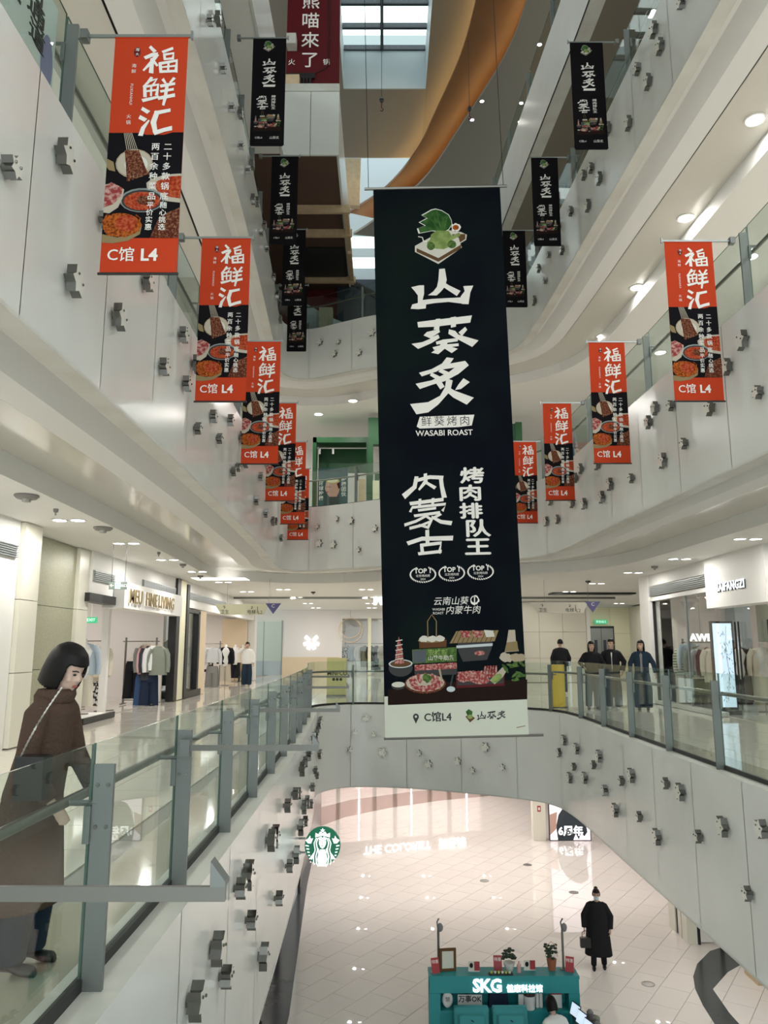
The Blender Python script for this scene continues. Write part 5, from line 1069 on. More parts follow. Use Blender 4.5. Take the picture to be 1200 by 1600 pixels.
def ring(cx, z, rx, ry, n=14, fold=0.0, ph=0.0, cy=0.0):
    return [(cx + rx * math.cos(2 * math.pi * k / n) * (1 + fold * math.sin(5 * 2 * math.pi * k / n + ph)), cy + ry * math.sin(2 * math.pi * k / n) * (1 + fold * math.cos(4 * 2 * math.pi * k / n + ph)), z) for k in range(n)]
def top_shape(mb, L, W, sleeve=.55, flare=1.05, mi=0):
    mb.rings([ring(0, 0.0, .06, .035), ring(0, -.03, W * .36, .05), ring(0, -.08, W * .48, .06), ring(0, -.3, W * .47, .075, fold=.05), ring(0, -L * .7, W * .48 * flare, .08, fold=.08, ph=1), ring(0, -L, W * .5 * flare, .085, fold=.1, ph=2)], mi)
    for s_ in (-1, 1):
        if sleeve: mb.tube([(s_ * W * .40, 0, -.06), (s_ * W * .56, -.01, -.2), (s_ * W * .62, -.03, -.2 - sleeve * .5), (s_ * W * .6, -.05, -.1 - sleeve)], [.07, .066, .058, .05], 9, mi)
def legs_shape(mb, L, W, flare=1.1, mi=0, z0=0.0):
    mb.rings([ring(0, z0, W * .42, .045), ring(0, z0 - .12, W * .5, .06), ring(0, z0 - .26, W * .52, .07)], mi)
    for s_ in (-1, 1): mb.rings([ring(s_ * W * .24, z0 - .2, W * .27, .065, 10), ring(s_ * W * .27, z0 - L * .6, W * .25 * flare, .06, 10, .06), ring(s_ * W * .3, z0 - L, W * .27 * flare, .065, 10, .08)], mi)
def hanger(t, W):
    return MB().tube([(-W * .42, 0, -.05), (-.02, 0, .05), (0, 0, .06), (.02, 0, .05), (W * .42, 0, -.05)], .008, 6).tube([(0, 0, .05), (0, 0, .11), (.025, 0, .145), (.045, 0, .12)], .004, 5).build('hanger', 'woodlight', t)
def garment(label, kind, col, loc, rotz, L=.7, W=.44, group=None, **k):
    nm_ = {'top': 'jacket', 'legs': 'trousers', 'dress': 'dress', 'skirt': 'skirt'}[kind]
    t = thing('hanging_' + nm_, label, 'garment', (loc[0], loc[1], loc[2] - .14), rotz, group)
    hanger(t, W); mb = MB()
    if kind == 'top': top_shape(mb, L, W, **k)
    elif kind == 'legs': legs_shape(mb, L, W, z0=-.06, **k)
    elif kind == 'dress': top_shape(mb, L, W, **k)
    else: mb.rings([ring(0, -.05, W * .36, .045), ring(0, -.2, W * .44, .06, fold=.05), ring(0, -L, W * .55, .09, 18, fold=.14)])
    mb.build('fabric', 'g_' + col, t, smooth=50)
    if kind == 'top' and W > .4: MB().rings([ring(0, .0, .062, .04), ring(0, .025, .07, .045), ring(0, .01, .088, .06), ring(0, -.025, .095, .055)], cap=False).build('collar', 'g_' + col, t, smooth=True)
    return t
def rack(label, a, b, z, zf, upr=True, mt='brushed'):
    t = thing('clothes_rack', label, 'rack', ((a[0] + b[0]) / 2, (a[1] + b[1]) / 2, zf)); cx, cy = t.location.x, t.location.y
    A = Vector((a[0] - cx, a[1] - cy, z - zf)); B = Vector((b[0] - cx, b[1] - cy, z - zf)); d = (B - A).normalized(); n_ = Vector((-d.y, d.x, 0))
    MB().tube([A - d * .08, B + d * .08], .014, 8).build('rail', mt, t)
    if upr:
        for p in (A, B):
            MB().box(p.x - .02, p.x + .02, p.y - .02, p.y + .02, 0.02, z - zf + .1).build('upright', mt, t)
            MB().tube([p - n_ * .24 - Vector((0, 0, z - zf - .03)), p + n_ * .24 - Vector((0, 0, z - zf - .03))], .016, 6).build('foot', mt, t)
        MB().tube([A - Vector((0, 0, z - zf - .12)), B - Vector((0, 0, z - zf - .12))], .012, 6).build('lower_bar', mt, t)
    return t
def mannequin(label, loc, rotz, top, bottom=None, hood=False, L=.66, W=.46, long=None, h=0.0):
    t = thing('mannequin', label, 'mannequin', loc, rotz)
    MB().lathe([(.16, 0), (.16, .015), (.02, .02)], n=16).build('base_plate', 'brushed', t); MB().tube([(0, 0, .02), (0, 0, .75)], .012, 8).build('pole', 'brushed', t)
    MB().rings([ring(0, .72, .12, .08), ring(0, .9, .15, .1), ring(0, 1.1, .13, .09), ring(0, 1.3, .18, .1), ring(0, 1.42, .12, .07), ring(0, 1.46, .05, .05), ring(0, 1.56, .047, .047)]).build('torso', 'whiteplastic', t, smooth=True)
    mb = MB(); top_shape(mb, L, W * 1.05); o = mb.build('garment_top', 'g_' + top, t, smooth=50); o.location = (0, 0, 1.47)
    if hood: o = MB().ell((0, .03, 1.52), .12, .12, .12, 12, 8).build('hood', 'g_' + top, t, smooth=True)
    if bottom: mb = MB(); legs_shape(mb, .82, .4); o = mb.build('garment_bottom', 'g_' + bottom, t, smooth=50); o.location = (0, 0, .98)
    return t
mat('whiteplastic', (.75, .75, .73), .4)
# first left shop
rack('steel clothes rack with black trousers, nearest the shop opening', (-6.75, 20.4), (-5.95, 20.4), 7.03, G + .012)
gl = 'clothes on the front rack of the first left shop'
garment('wide black trousers hanging under an empty wooden hanger on the front rack', 'legs', 'black', (-6.52, 20.4, 6.72), 0, .95, .44, gl)
for i, (lab, kind, col, x, rz, L, zz) in enumerate((('grey jacket edge on beside the pink shirt', 'top', 'greyg', -6.3, 1.1, .62, 7.03), ('pink shirt between grey jacket and dark coat', 'top', 'pinkg', -6.2, 1.0, .7, 7.03), ('dark blue jeans under the pink shirt', 'legs', 'denimblue', -6.22, .5, .85, 6.4), ('charcoal jacket in the middle of the front rack', 'top', 'charcoal', -6.12, .9, .85, 7.03), ('navy wide trousers below the charcoal jacket', 'legs', 'navy', -6.06, .4, .85, 6.45), ('white blouse beside the grey coat on the front rack', 'top', 'whiteg', -6.0, .8, .6, 7.03), ('olive grey wool coat at the right end of the front rack', 'top', 'greengrey', -5.86, .25, .72, 7.03))):
    garment(lab, kind, col, (x, 20.36 - i * .012, zz), rz, L, .42, gl)
rack('steel clothes rack with pink and cream clothes, deeper in the shop', (-7.5, 19.2), (-6.45, 18.2), 7.03, G + .012)
gl = 'clothes on the rear rack of the first left shop'
for i, (lab, kind, col, u, L, zz) in enumerate((('beige trousers on the rear rack behind the mannequin', 'legs', 'khaki', .12, .95, 6.75), ('pink cardigan on the rear rack', 'top', 'pinkg', .32, .75, 7.03), ('dusty pink blouse on the rear rack', 'top', 'pinkg', .48, .68, 7.03), ('cream long shirt on the rear rack', 'top', 'creamg', .66, .8, 7.03), ('black and white patterned skirt on the rear rack', 'skirt', 'pattern', .66, .62, 6.3), ('cream knit at the near end of the rear rack', 'top', 'creamg', .84, .7, 7.03))):
    garment(lab, kind, col, (-7.5 + 1.05 * u, 19.2 - u - .0, zz), -.3, L, .42, gl)
mannequin('mannequin in light denim shirt and cream trousers on the podium', (-6.35, 16.55, 5.5), .5, 'lightdenim', 'creamg')
mannequin('mannequin in grey hoodie and jeans at the left of the podium', (-6.72, 16.2, 5.5), .7, 'greyg', 'denimblue', hood=True)
# second left shop
rack('clothes rail with silver puffer jacket in the second left shop', (-6.95, 29.3), (-6.15, 29.3), 7.0, G + .012)
gl = 'clothes on the rail of the second left shop'
garment('silver white puffer jacket on the second shop rail', 'top', 'silver', (-6.42, 29.25, 7.0), .15, .55, .5, gl); garment('grey jeans under the silver puffer jacket', 'legs', 'greyg', (-6.42, 29.3, 6.38), .1, .9, .46, gl)
garment('white blouse at the left end of the second shop rail', 'top', 'whiteg', (-6.72, 29.3, 7.0), .9, .8, .4, gl); garment('small black top hanging behind the white blouse', 'top', 'black', (-6.66, 29.42, 6.7), .9, .6, .36, gl)
mannequin('mannequin in black jacket with blue shirt and beige trousers', (-6.2, 30.6, G + .012), .2, 'black', 'beigeg')
mannequin('mannequin in cream jacket and dark skirt by the timber back wall', (-6.35, 33.4, G + .012), .1, 'creamg', 'black')
mannequin('mannequin in long tan coat at the end of the second shop', (-6.15, 34.0, G + .012), .1, 'tan', 'khaki', L=1.0)
bt = thing('boots', 'pair of black ankle boots standing on the shop floor', 'boots', (-6.1, 33.4, G + .012))
for s_ in (-.07, .07): MB().rings([ring(s_, .25, .045, .05, 10), ring(s_, .1, .045, .06, 10), ring(s_, .06, .045, .09, 10, cy=-.03), ring(s_, 0, .045, .1, 10, cy=-.04)]).build('boot', 'leather', bt, smooth=True)
# window with plant beside the glowing pier
garment('sage green long coat in the narrow shop window', 'top', 'greengrey', (-6.5, 23.6, 7.2), .3, 1.1, .44); garment('black coat at the left of the narrow shop window', 'top', 'black', (-6.6, 23.1, 6.9), .6, 1.0, .42)
pl = thing('potted_plant', 'dark rubber plant with broad leaves in the narrow shop window', 'plant', (-6.15, 23.5, 5.6)); mat('leafdark', (.012, .02, .012), .35)
MB().lathe([(.09, 0), (.13, .24), (.12, .24), (.1, .2), (.01, .2)], n=14).build('pot', 'cloth_grey', pl); MB().tube([(0, 0, .2), (.02, 0, .7), (-.01, 0, 1.45)], .014, 6).build('stem', 'board_brown', pl)
for i in range(13):
    a = i * 2.4; z = .75 + i * .06; c_, s_ = math.cos(a), math.sin(a); L_ = .3 - .006 * i
    pts = [(c_ * r * L_ - s_ * w, s_ * r * L_ + c_ * w, z + .12 * r - .1 * r * r) for r, w in ((.1, 0), (.4, .06), (.7, .065), (1, 0), (.7, -.065), (.4, -.06))]
    MB().prism(pts, (0, 0, .006)).build('leaf', 'leafdark', pl)
# signs on the left
ms = thing('shop_sign', 'gold block letters of the clothing shop on the left white fascia', 'sign', (-5.61, 18.6, 7.98)); mat('goldletter', (.30, .22, .09), .25, .9); mat('litletter', (.9, .86, .78), .4, emit=.5)
for i, (w_, y) in enumerate((('MEU', -1.22), ('FINE', -.05), ('LIVING', 1.22))):
    text_obj('lettering', w_, 'goldletter', ms, (.03, y, 0), (R(90), 0, R(90)), size=.44, bold=.004, ext=.01, space=1.08); text_obj('letter_halo', w_, 'litletter', ms, (-.006, y, 0), (R(90), 0, R(90)), size=.44, bold=.008, ext=.002, space=1.08)
mat('exitgreen', (.02, .30, .13), .5, emit=.35, ecol=(.1, .9, .45)); mat('signgrey', (.16, .20, .17), .5); mat('exitwhite', (.8, .9, .85), .5, emit=.9, ecol=(.7, 1, .85))
ex = thing('exit_sign', 'green hanging exit sign with arrow and running figure on two rods', 'sign', (-4.98, 14.4, 8.02), .25)
MB().box(-.27, .27, 0, .03, -.12, .12).build('sign_body', 'signgrey', ex); text_obj('arrow', '←', 'exitwhite', ex, (-.18, -.003, 0), FACE, size=.16, ext=.001); MB().box(-.09, .07, -.004, 0, -.1, .1).build('figure_panel', 'exitwhite', ex); text_obj('figure', '出', 'exitgreen', ex, (-.01, -.006, 0), FACE, size=.16, ext=.001, bold=.004); text_obj('word', '出口', 'exitwhite', ex, (.17, -.003, 0), FACE, size=.1, ext=.001)
for x in (-.2, .2): MB().tube([(x, .015, .12), (x, .015, 1.3)], .007, 6).build('hanging_rod', 'black', ex)
ex.scale = (.6, .6, .6)
e2 = thing('exit_sign', 'small green exit sign inside the first left shop', 'sign', (-7.9, 20.9, 7.6)); MB().box(-.16, .16, 0, .03, -.08, .08).build('sign_body', 'exitgreen', e2); text_obj('word', 'EXIT', 'exitwhite', e2, (0, -.004, 0), FACE, size=.11, ext=.001); MB().tube([(0, .015, .08), (0, .015, .7)], .008, 6).build('hanging_rod', 'white', e2)
mat('signcream', (.60, .58, .40), .5); mat('signpurple', (.10, .09, .24), .5); mat('signpale', (.66, .62, .52), .5)
def dirsign(label, loc, m, w=1.55):
    t = thing('direction_sign', label, 'sign', loc)
    MB().prism([(-w / 2, 0, .15), (w / 2, 0, .15), (w / 2 - .16, 0, -.15), (-w / 2 + .2, 0, -.15)], (0, .06, 0)).build('panel', m, t)
    MB().prism([(w / 2 - .1, -.01, .17), (w / 2 + .34, -.01, .17), (w / 2 + .12, -.01, -.13)], (0, .07, 0)).build('purple_triangle', 'signpurple', t)
    for b_, x, s_, mm in (('↑', -.5, .13, 'text_black'), ('↗', .28, .13, 'text_black'), ('|', .45, .2, 'text_black')): text_obj('mark', b_, mm, t, (x, -.004, .05 if b_ != '|' else 0), FACE, size=s_, ext=.001)
    for b_, x, z, s_, mm in (('卫生', -.48, -.08, .13, 'text_black'), ('电梯', .28, -.08, .13, 'text_black'), ('L2', .53, -.09, .13, 'text_black'), ('C', w / 2 + .12, .09, .14, 'text_white')): text_obj('word', b_, mm, t, (x, -.004 if mm == 'text_black' else -.014, z), FACE, size=s_, ext=.001)
    for x in (-.42, w / 2 + .0): MB().tube([(x, .03, .15), (x, .03, 8.8 - loc[2])], .006, 5).build('hanging_rod', 'steel', t)
    return t
dirsign('cream hanging direction sign with purple triangle at the left gallery', (-4.05, 22.0, 7.94), 'signcream')
dirsign('pale hanging direction sign with purple triangle at the right gallery', (5.0, 22.0, 7.99), 'signpale', 1.65)
# far shop: suspended letter, ring lamp and clothes
mm = thing('letter_sign', 'white block letter M hanging from the far ceiling', 'sign', (-0.22, 30.0, 8.66)); text_obj('letter', 'M', 'letterglow', mm, (0, 0, 0), FACE, size=.5, bold=.03, ext=.04)
for x in (-.1, .1): MB().tube([(x, 0, .16), (x, 0, .72 - .58)], .008, 5).build('hanging_rod', 'brushed', mm)
rg = thing('ring_lamp', 'thin double ring lamp in the far shop window', 'lamp', (-1.75, 40.6, 7.85))
for r_, z in ((.52, 0), (.62, -.12)):
    MB().tube([(r_ * math.cos(a), 0, z + r_ * math.sin(a)) for a in [2 * math.pi * k / 28 for k in range(29)]], .02, 6).build('ring', 'woodlight', rg)
MB().tube([(0, 0, .5), (0, 0, .9)], .006, 5).build('cable', 'black', rg)
gl = 'clothes in the far shop'
rack('clothes rail in the far shop behind the glass', (-2.1, 42.4), (.4, 42.4), 7.05, G + .012)
for i, (lab, kind, col, L) in enumerate((('white patterned blouse at the left end of the far shop rail', 'top', 'pattern', .8), ('pale blue shirt on the far shop rail', 'top', 'lightdenim', .8), ('white dress on the far shop rail', 'top', 'whiteg', 1.0), ('grey dress on the far shop rail', 'top', 'greyg', 1.1), ('black long dress left of centre on the far shop rail', 'top', 'black', 1.3), ('black coat on the far shop rail', 'top', 'charcoal', 1.3), ('beige coat on the far shop rail', 'top', 'beigeg', 1.1), ('tan coat at the right end of the far shop rail', 'top', 'tan', 1.1))):
    garment(lab, kind, col, (-2.0 + i * .32, 42.4, 7.05), .5, L, .46, gl)
pf = thing('wall_poster', 'black square poster with white petal mark in the far shop', 'poster', (.25, 41.9, 6.9)); MB().box(-.25, .25, 0, .02, -.3, .3).build('sheet', 'black', pf); text_obj('mark', 'X', 'text_white', pf, (0, -.004, 0), FACE, size=.4, bold=.02, ext=.001)
# notice stand at the far railing
ns = thing('notice_stand', 'pale yellow notice stand with black lettering behind the far railing', 'stand', (-1.45, 24.0, G)); mat('noticeyellow', (.66, .64, .30), .6)
MB().box(-.3, .3, 0, .04, .05, 1.15).build('board', 'noticeyellow', ns); MB().box(-.3, .3, -.1, .2, 0, .05).build('foot', 'brushed', ns); text_obj('lettering', 'MINI·CO', 'text_black', ns, (.02, -.004, .68), FACE, size=.16, bold=.003, ext=.001); text_obj('lettering', '●●●', 'text_black', ns, (.02, -.004, .5), FACE, size=.12, ext=.001)
# right shop
bs = thing('shop_sign', 'white glowing BAIFANGZI letters on the right hanging panel', 'sign', (7.09, 15.75, 8.12)); text_obj('lettering', 'BAIFANGZI', 'letterglow', bs, (-.02, 0, 0), (R(90), 0, R(-90)), size=.24, bold=.004, ext=.004, space=1.12); text_obj('letter_shadow', 'BAIFANGZI', 'cloth_navy', bs, (.002, -.012, -.012), (R(90), 0, R(-90)), size=.24, bold=.006, ext=.003, space=1.12)
gl = 'clothes on the rail behind the right shop window'
rack('clothes rail behind the right shop window', (7.9, 20.6), (7.9, 18.7), 7.0, G + .012)
for i, (lab, kind, col, y, L, zz) in enumerate((('striped knit sweater behind the right shop window', 'top', 'stripe', 20.5, .7, 7.0), ('light blue shirt hanging above the striped sweater', 'top', 'lightdenim', 20.2, .5, 7.12), ('grey wool jacket behind the right shop window', 'top', 'greengrey', 19.8, .72, 7.0), ('pale fur jacket behind the right shop window', 'top', 'silver', 19.4, .68, 7.0), ('dark trousers below the fur jacket', 'legs', 'charcoal', 19.6, .9, 6.3), ('maroon cardigan with print behind the right shop window', 'top', 'maroon', 19.0, .7, 7.0), ('cream shirt at the near end of the right shop rail', 'top', 'creamg', 18.75, .8, 7.0))):
    garment(lab, kind, col, (7.9, y, zz), .12, L, .5, gl)
aw = thing('shop_sign', 'white glowing letters AWE added in the right shop for a glass reflection', 'sign', (8.25, 20.25, 7.12)); text_obj('lettering', 'AWE', 'letterglow', aw, (0, 0, 0), FACE, size=.26, bold=.01, ext=.02); MB().tube([(0, .02, .1), (0, .02, 1.6)], .006, 5).build('hanging_rod', 'steel', aw)  # reflected letters built as an added glowing sign behind the shop glass
mannequin('mannequin in dark brown long coat behind the right shop door', (8.35, 18.4, G + .012), -.2, 'brownc', 'brownc', L=1.25); mannequin('mannequin in long cream coat behind the right shop door', (8.8, 18.2, G + .012), -.2, 'creamg', 'beigeg', L=1.25)
mat('screenblue', (.55, .68, .80), .3, emit=.9, ecol=(.62, .78, .95))
ds = thing('display_screen', 'upright digital screen showing dark bamboo leaves on pale blue', 'screen', (7.6, 17.5, G + .012)); MB().box(-.24, .26, 0, .08, .1, 2.05).build('casing', 'black', ds); MB().box(-.2, .22, -.006, 0, .16, 2.0).build('screen', 'screenblue', ds); MB().box(-.25, .27, -.12, .2, 0, .1).build('foot', 'black', ds)
p = Print(['text_black']); random.seed(3)
p.layer = 100
for i in range(60):
    z = 1.9 - random.random() * 1.6; x = .05 + random.gauss(0, .07); x = max(-.17, min(.19, x)); a = random.uniform(-2.4, -.7); L_ = random.uniform(.05, .13)
    p.pol([(x, z), (x + L_ * .5 * math.cos(a) + .007, z + L_ * .5 * math.sin(a)), (x + L_ * math.cos(a), z + L_ * math.sin(a)), (x + L_ * .5 * math.cos(a) - .007, z + L_ * .5 * math.sin(a))], 'navy')
p.stroke([(.1, 1.95), (.06, 1.4), (.1, .9), (.04, .3)], .008, 'navy'); p.build('leaf_picture', ds)
yb = thing('notice_stand', 'yellow upright stand behind the far right railing', 'stand', (4.35, 19.6, G)); mat('yellowplastic', (.72, .50, .03), .35); MB().box(-.16, .16, 0, .1, .02, 1.05).build('board', 'yellowplastic', yb); MB().box(-.18, .18, -.05, .16, 0, .02).build('foot', 'black', yb)
kp = thing('info_machine', 'grey machine with dark screen beside the lobby wall', 'machine', (5.35, 32.2, G)); MB().box(-.35, .3, 0, .4, 0, 1.35).build('cabinet', 'steel', kp); MB().box(-.35, .3, .1, .3, 1.35, 2.2).build('screen_head', 'navy', kp)
ex3 = thing('exit_sign', 'small exit sign above the lift doors', 'sign', (10.3, 36.8, 8.05)); MB().box(-.3, .3, 0, .04, -.1, .1).build('sign_body', 'exitgreen', ex3); text_obj('word', '安全出口', 'exitwhite', ex3, (0, -.004, 0), FACE, size=.12, ext=.001)
# ------------------------------------------------------------------ third storey: green stall, poster, near left glass advert
mat('stallgreen', (.004, .06, .013), .45); mat('posterteal', (.008, .075, .08), .5); mat('posterface', (.62, .40, .33), .6); mat('lime', (.52, .60, .12), .5)
gs = thing('market_stall', 'green framed stall on the third storey behind the far railing', 'stall', (-1.3, 24.6, 10.82))
for x in (-1.05, .72): MB().box(x, x + .12, 0, .12, 0, 2.9).build('post', 'stallgreen', gs)
MB().box(-1.05, .72, 0, .14, 2.72, 2.9).build('beam', 'stallgreen', gs); MB().box(-.93, .72, .9, .98, 1.9, 2.8).build('back_fascia', 'stallgreen', gs); MB().box(-1.05, .72, .14, 1.0, 2.82, 2.9).build('roof', 'stallgreen', gs)
MB().box(-1.05, -.97, .14, 1.0, 0, 2.8).build('side_panel', 'stallgreen', gs); MB().tube([(-.95, .3, 2.6), (.72, .3, 2.6)], .02, 6).build('light_rail', 'whiteplastic', gs)
for x in (-.85, -.4): MB().tube([(x, .3, 2.58), (x, .28, 2.4)], .035, 8).build('track_spot', 'whiteplastic', gs)
gs2 = thing('market_stall', 'taller green stall with lit menu board partly behind the banner', 'stall', (.2, 24.2, 10.82))
MB().box(-.72, .2, 0, .2, 2.55, 3.45).build('sign_board', 'stallgreen', gs2); MB().box(-.72, -.55, 0, .2, 0, 2.55).build('post', 'stallgreen', gs2); MB().box(4.1, 4.3, 0, .2, 0, 3.3).build('post', 'stallgreen', gs2); MB().box(-.72, 4.3, .2, .3, 2.55, 3.3).build('beam', 'stallgreen', gs2)
MB().box(-.2, .1, -.02, 0, 2.85, 3.3).build('lit_panel', 'creamglow', gs2); MB().box(-.5, 1.8, .1, .5, 0, 1.6).build('counter', 'stallgreen', gs2); text_obj('lettering', 'X·2Y', 'text_white', gs2, (-.05, .09, 1.45), FACE, size=.26, bold=.006, ext=.002); MB().box(-.5, 1.8, -.2, .1, .0, .8).build('shelf', 'maroonshelf' if 'maroonshelf' in MT else 'g_maroon', gs2)
pb = thing('poster_board', 'teal poster of a man with a lemon slice head behind the third storey railing', 'poster', (-1.52, 22.6, 10.82), -.06)
MB().box(-.47, .43, 0, .06, .0, 1.38).build('board', 'posterteal', pb)
p = Print(['posterface']); p.layer = 2; p.pol([(-.22, .98), (.18, 1.0), (.2, .8), (.16, .62), (.1, .5), (-.12, .5), (-.2, .62), (-.26, .74)], 'posterface'); p.ell(-.02, .99, .2, .08, 'lime'); p.ell(-.02, .99, .16, .06, 'creamglow'); p.pol([(.1, .9), (.2, .96), (.22, .8), (.16, .72)], 'hair'); p.pol([(-.3, .45), (.3, .45), (.36, .02), (-.36, .02)], 'posterteal'); p.ell(-.18, .64, .04, .02, 'lipred'); p.stroke([(-.2, .8), (-.08, .8)], .014, 'hair')
for i, ch in enumerate('柠檬团伙'): p.text(ch, .31, 1.02 - i * .15, .15, 'text_white', bold=.002)
for i, ch in enumerate('环球柠檬'): p.text(ch, -.37, .9 - i * .15, .14, 'text_white', bold=.002)
p.text('FRESH TEA', 0, 1.28, .11, 'hair'); p.build('picture', pb)
for i, (x, h_, m_) in enumerate(((-.78, 1.2, 'wood'), (-.35, 1.15, 'creamglow'), (-.15, 1.2, 'grille'))): tag(MB().box(x, x + .2, 23.3, 23.5, 10.82, 10.82 + h_).build('menu_stand', m_), ('brown', 'cream', 'grey')[i] + ' slim menu stand behind the third storey railing', 'stand')
la = thing('window_advert', 'white advert panel with large dark characters on the near left third storey glass', 'poster', (-2.62, 4.15, 10.9)); mat('advertwhite', (.80, .81, .82), .5); mat('advertpurple', (.30, .26, .48), .5)
MB().box(0, .02, -1.6, 1.2, 0, 1.0).build('sheet', 'advertwhite', la)
for ch, y, z, sz in (('挂', .12, .84, .3), ('住', .42, .62, .3), ('前', .82, .84, .2), ('通', .86, .66, .2), ('道', .9, .48, .18)): text_obj('character', ch, 'text_black', la, (.024, y, z), (R(90), 0, R(90)), size=sz, bold=.002, ext=.002).scale = (1.5, 1, 1)
o = MB().ell((0, 0, 0), .005, .1, .24, 20, 10).build('purple_oval', 'advertpurple', la, smooth=True); o.location = (.022, 1.08, .42)
# ------------------------------------------------------------------ small ceiling fittings
mat('fitgrey', (.22, .21, .2), .6)
for i, (x, y, z, nm_, lab) in enumerate(((-4.55, 9.6, 8.8, 'ceiling_speaker', 'round ceiling speaker nearest the camera in the left gallery'), (-4.55, 12.3, 8.8, 'ceiling_speaker', 'round ceiling speaker above the exit sign in the left gallery'), (-4.7, 17.9, 8.8, 'smoke_detector', 'grey smoke detector beside a left gallery downlight'), (-5.0, 20.9, 8.8, 'smoke_detector', 'grey smoke detector near the direction sign in the left gallery'), (6.5, 18.4, 8.8, 'smoke_detector', 'grey smoke detector in the right gallery ceiling'), (6.0, 22.6, 8.8, 'security_camera', 'small dark dome camera in the right gallery ceiling'), (6.9, 11.6, 14.45, 'sprinkler', 'small sprinkler head in the right third storey ceiling'), (-4.6, 10.6, 8.8, 'sprinkler', 'small sprinkler head in the left gallery ceiling'), (-4.6, 15.6, 8.8, 'sprinkler', 'small sprinkler head beyond the exit sign in the left gallery'), (-2.5, 27.2, 8.8, 'security_camera', 'black dome camera in the far left ceiling'))):
    t = thing(nm_, lab, 'ceiling fitting', (x, y, z)); r_ = {'ceiling_speaker': .15, 'smoke_detector': .08, 'security_camera': .08, 'sprinkler': .035}[nm_]
    MB().lathe([(r_, 0), (r_, -.02), (r_ * .8, -.05), (.01, -.055)], n=14).build('housing', 'fitgrey' if nm_ != 'security_camera' else 'black', t, smooth=40)
    MB().lathe([(r_ * .4, -.05), (r_ * .35, -.09), (.005, -.095)], n=10).build('core', 'grille', t)
tag(MB().box(-5.4, -3.9, 21.5, 22.3, 8.785, 8.8).build('ceiling_panel_light', 'panellight'), 'slanted bright ceiling panel light at the end of the left gallery', 'light')
# hoist pulleys hanging under the roof
for x, y, zt, z, lab in ((-.07, 20.0, 27.1, 22.6, 'dark pulley block with red hook under the skylight'), (2.55, 20.5, 25.05, 22.7, 'dark pulley block with red hook below the timber curve')):
    t = thing('pulley', lab, 'pulley', (x, y, z)); MB().ell((0, 0, 0), .07, .05, .09, 12, 8).build('block', 'black', t, smooth=True); MB().tube([(0, 0, .08), (0, 0, zt - z)], .008, 5).build('cable', 'black', t); MB().tube([(0, 0, -.08), (0, 0, -.25), (.05, 0, -.3), (.02, 0, -.36), (-.04, 0, -.34)], .014, 6).build('hook', 'darkred', t)

# ------------------------------------------------------------------ ground floor kiosk and signs
mat('teal', (.015, .26, .28), .45); mat('tealfabric', (.06, .28, .30), .9, spec=.1, bump=(14, .4)); mat('redcard', (.36, .03, .04), .5); mat('screenwhite', (.6, .72, .85), .3, emit=.7, ecol=(.7, .85, 1))
k = thing('massage_kiosk', 'teal kiosk counter with glowing SKG letters on the ground floor', 'kiosk', (1.98, 13.95, 0))
MB().box(-1.24, 1.24, -.17, .2, 1.5, 1.55).build('top_board', 'teal', k); MB().box(-1.23, 1.23, -.168, -.12, 1.29, 1.499).build('sign_fascia', 'teal', k); MB().box(-1.23, 1.23, .15, .2, 0, 1.499).build('back_panel', 'teal', k)
for x in (-1.235, 1.055): MB().box(x, x + .18, -.165, .145, 0, 1.285).build('side_pier', 'teal', k)
MB().box(-1.06, 1.06, -.15, .15, .98, 1.02).build('shelf', 'teal', k); MB().box(-1.06, 1.06, -.1, .15, 0, .98).build('lower_panel', 'teal', k)
text_obj('lettering', 'SKG', 'letterglow', k, (-.28, -.18, 1.4), FACE, size=.27, bold=.008, ext=.012, space=.95)
text_obj('lettering', '健康科技馆', 'letterglow', k, (.33, -.18, 1.36), FACE, size=.12, bold=.002, ext=.01)
def KT(name, label, cat, x, y, z=1.551, rz=0.0, group=None): return thing(name, label, cat, (x, y, z), rz, group)
for x, y, rz, lab in ((.86, 13.9, .3, 'red price card at the left end of the kiosk top'), (1.91, 14.0, -.05, 'tall red price card in the middle of the kiosk top'), (3.1, 13.95, -.4, 'red price card at the right end of the kiosk top')):
    t = KT('price_card', lab, 'card', x, y, rz=rz, group='red cards on the kiosk'); MB().prism([(-.07, -.02, 0), (.07, -.02, 0), (.07, .04, .22), (-.07, .04, .22)], (0, .006, 0)).build('card', 'redcard', t); MB().box(-.06, .06, .0, .06, 0, .012).build('foot', 'whiteplastic', t)
    text_obj('lettering', '特惠', 'text_white', t, (0, .024, .16), (R(74), 0, 0), size=.06, ext=.001)
for x, y, lab in ((1.51, 13.97, 'small photo card beside the frame on the kiosk top'), (2.45, 14.02, 'small red photo card right of the plant on the kiosk top')):
    t = KT('photo_card', lab, 'card', x, y); MB().box(-.1, .09, 0, .008, .01, .15).build('card', 'board_white', t); MB().box(0, .09, -.004, 0, .01, .15).build('red_half', 'redcard', t); MB().ell((-.05, -.004, .09), .03, .004, .04, 10, 6).build('portrait', 'hair', t); MB().box(-.1, .09, -.02, .03, 0, .01).build('foot', 'whiteplastic', t)
t = KT('picture_frame', 'brown framed certificate standing on the left of the kiosk top', 'frame', 1.07, 13.98, rz=.12)
MB().box(-.12, .12, 0, .012, .03, .32).build('sheet', 'board_white', t)
for b in ((-.14, -.1, .0, .35), (.1, .14, .0, .35)): MB().box(b[0], b[1], -.012, .02, b[2], b[3]).build('frame_bar', 'board_brown', t)
for b in ((.0, .04), (.31, .35)): MB().box(-.1, .1, -.012, .02, b[0], b[1]).build('frame_bar', 'board_brown', t)
MB().box(-.06, .06, .02, .1, 0, .03).build('easel', 'board_brown', t)
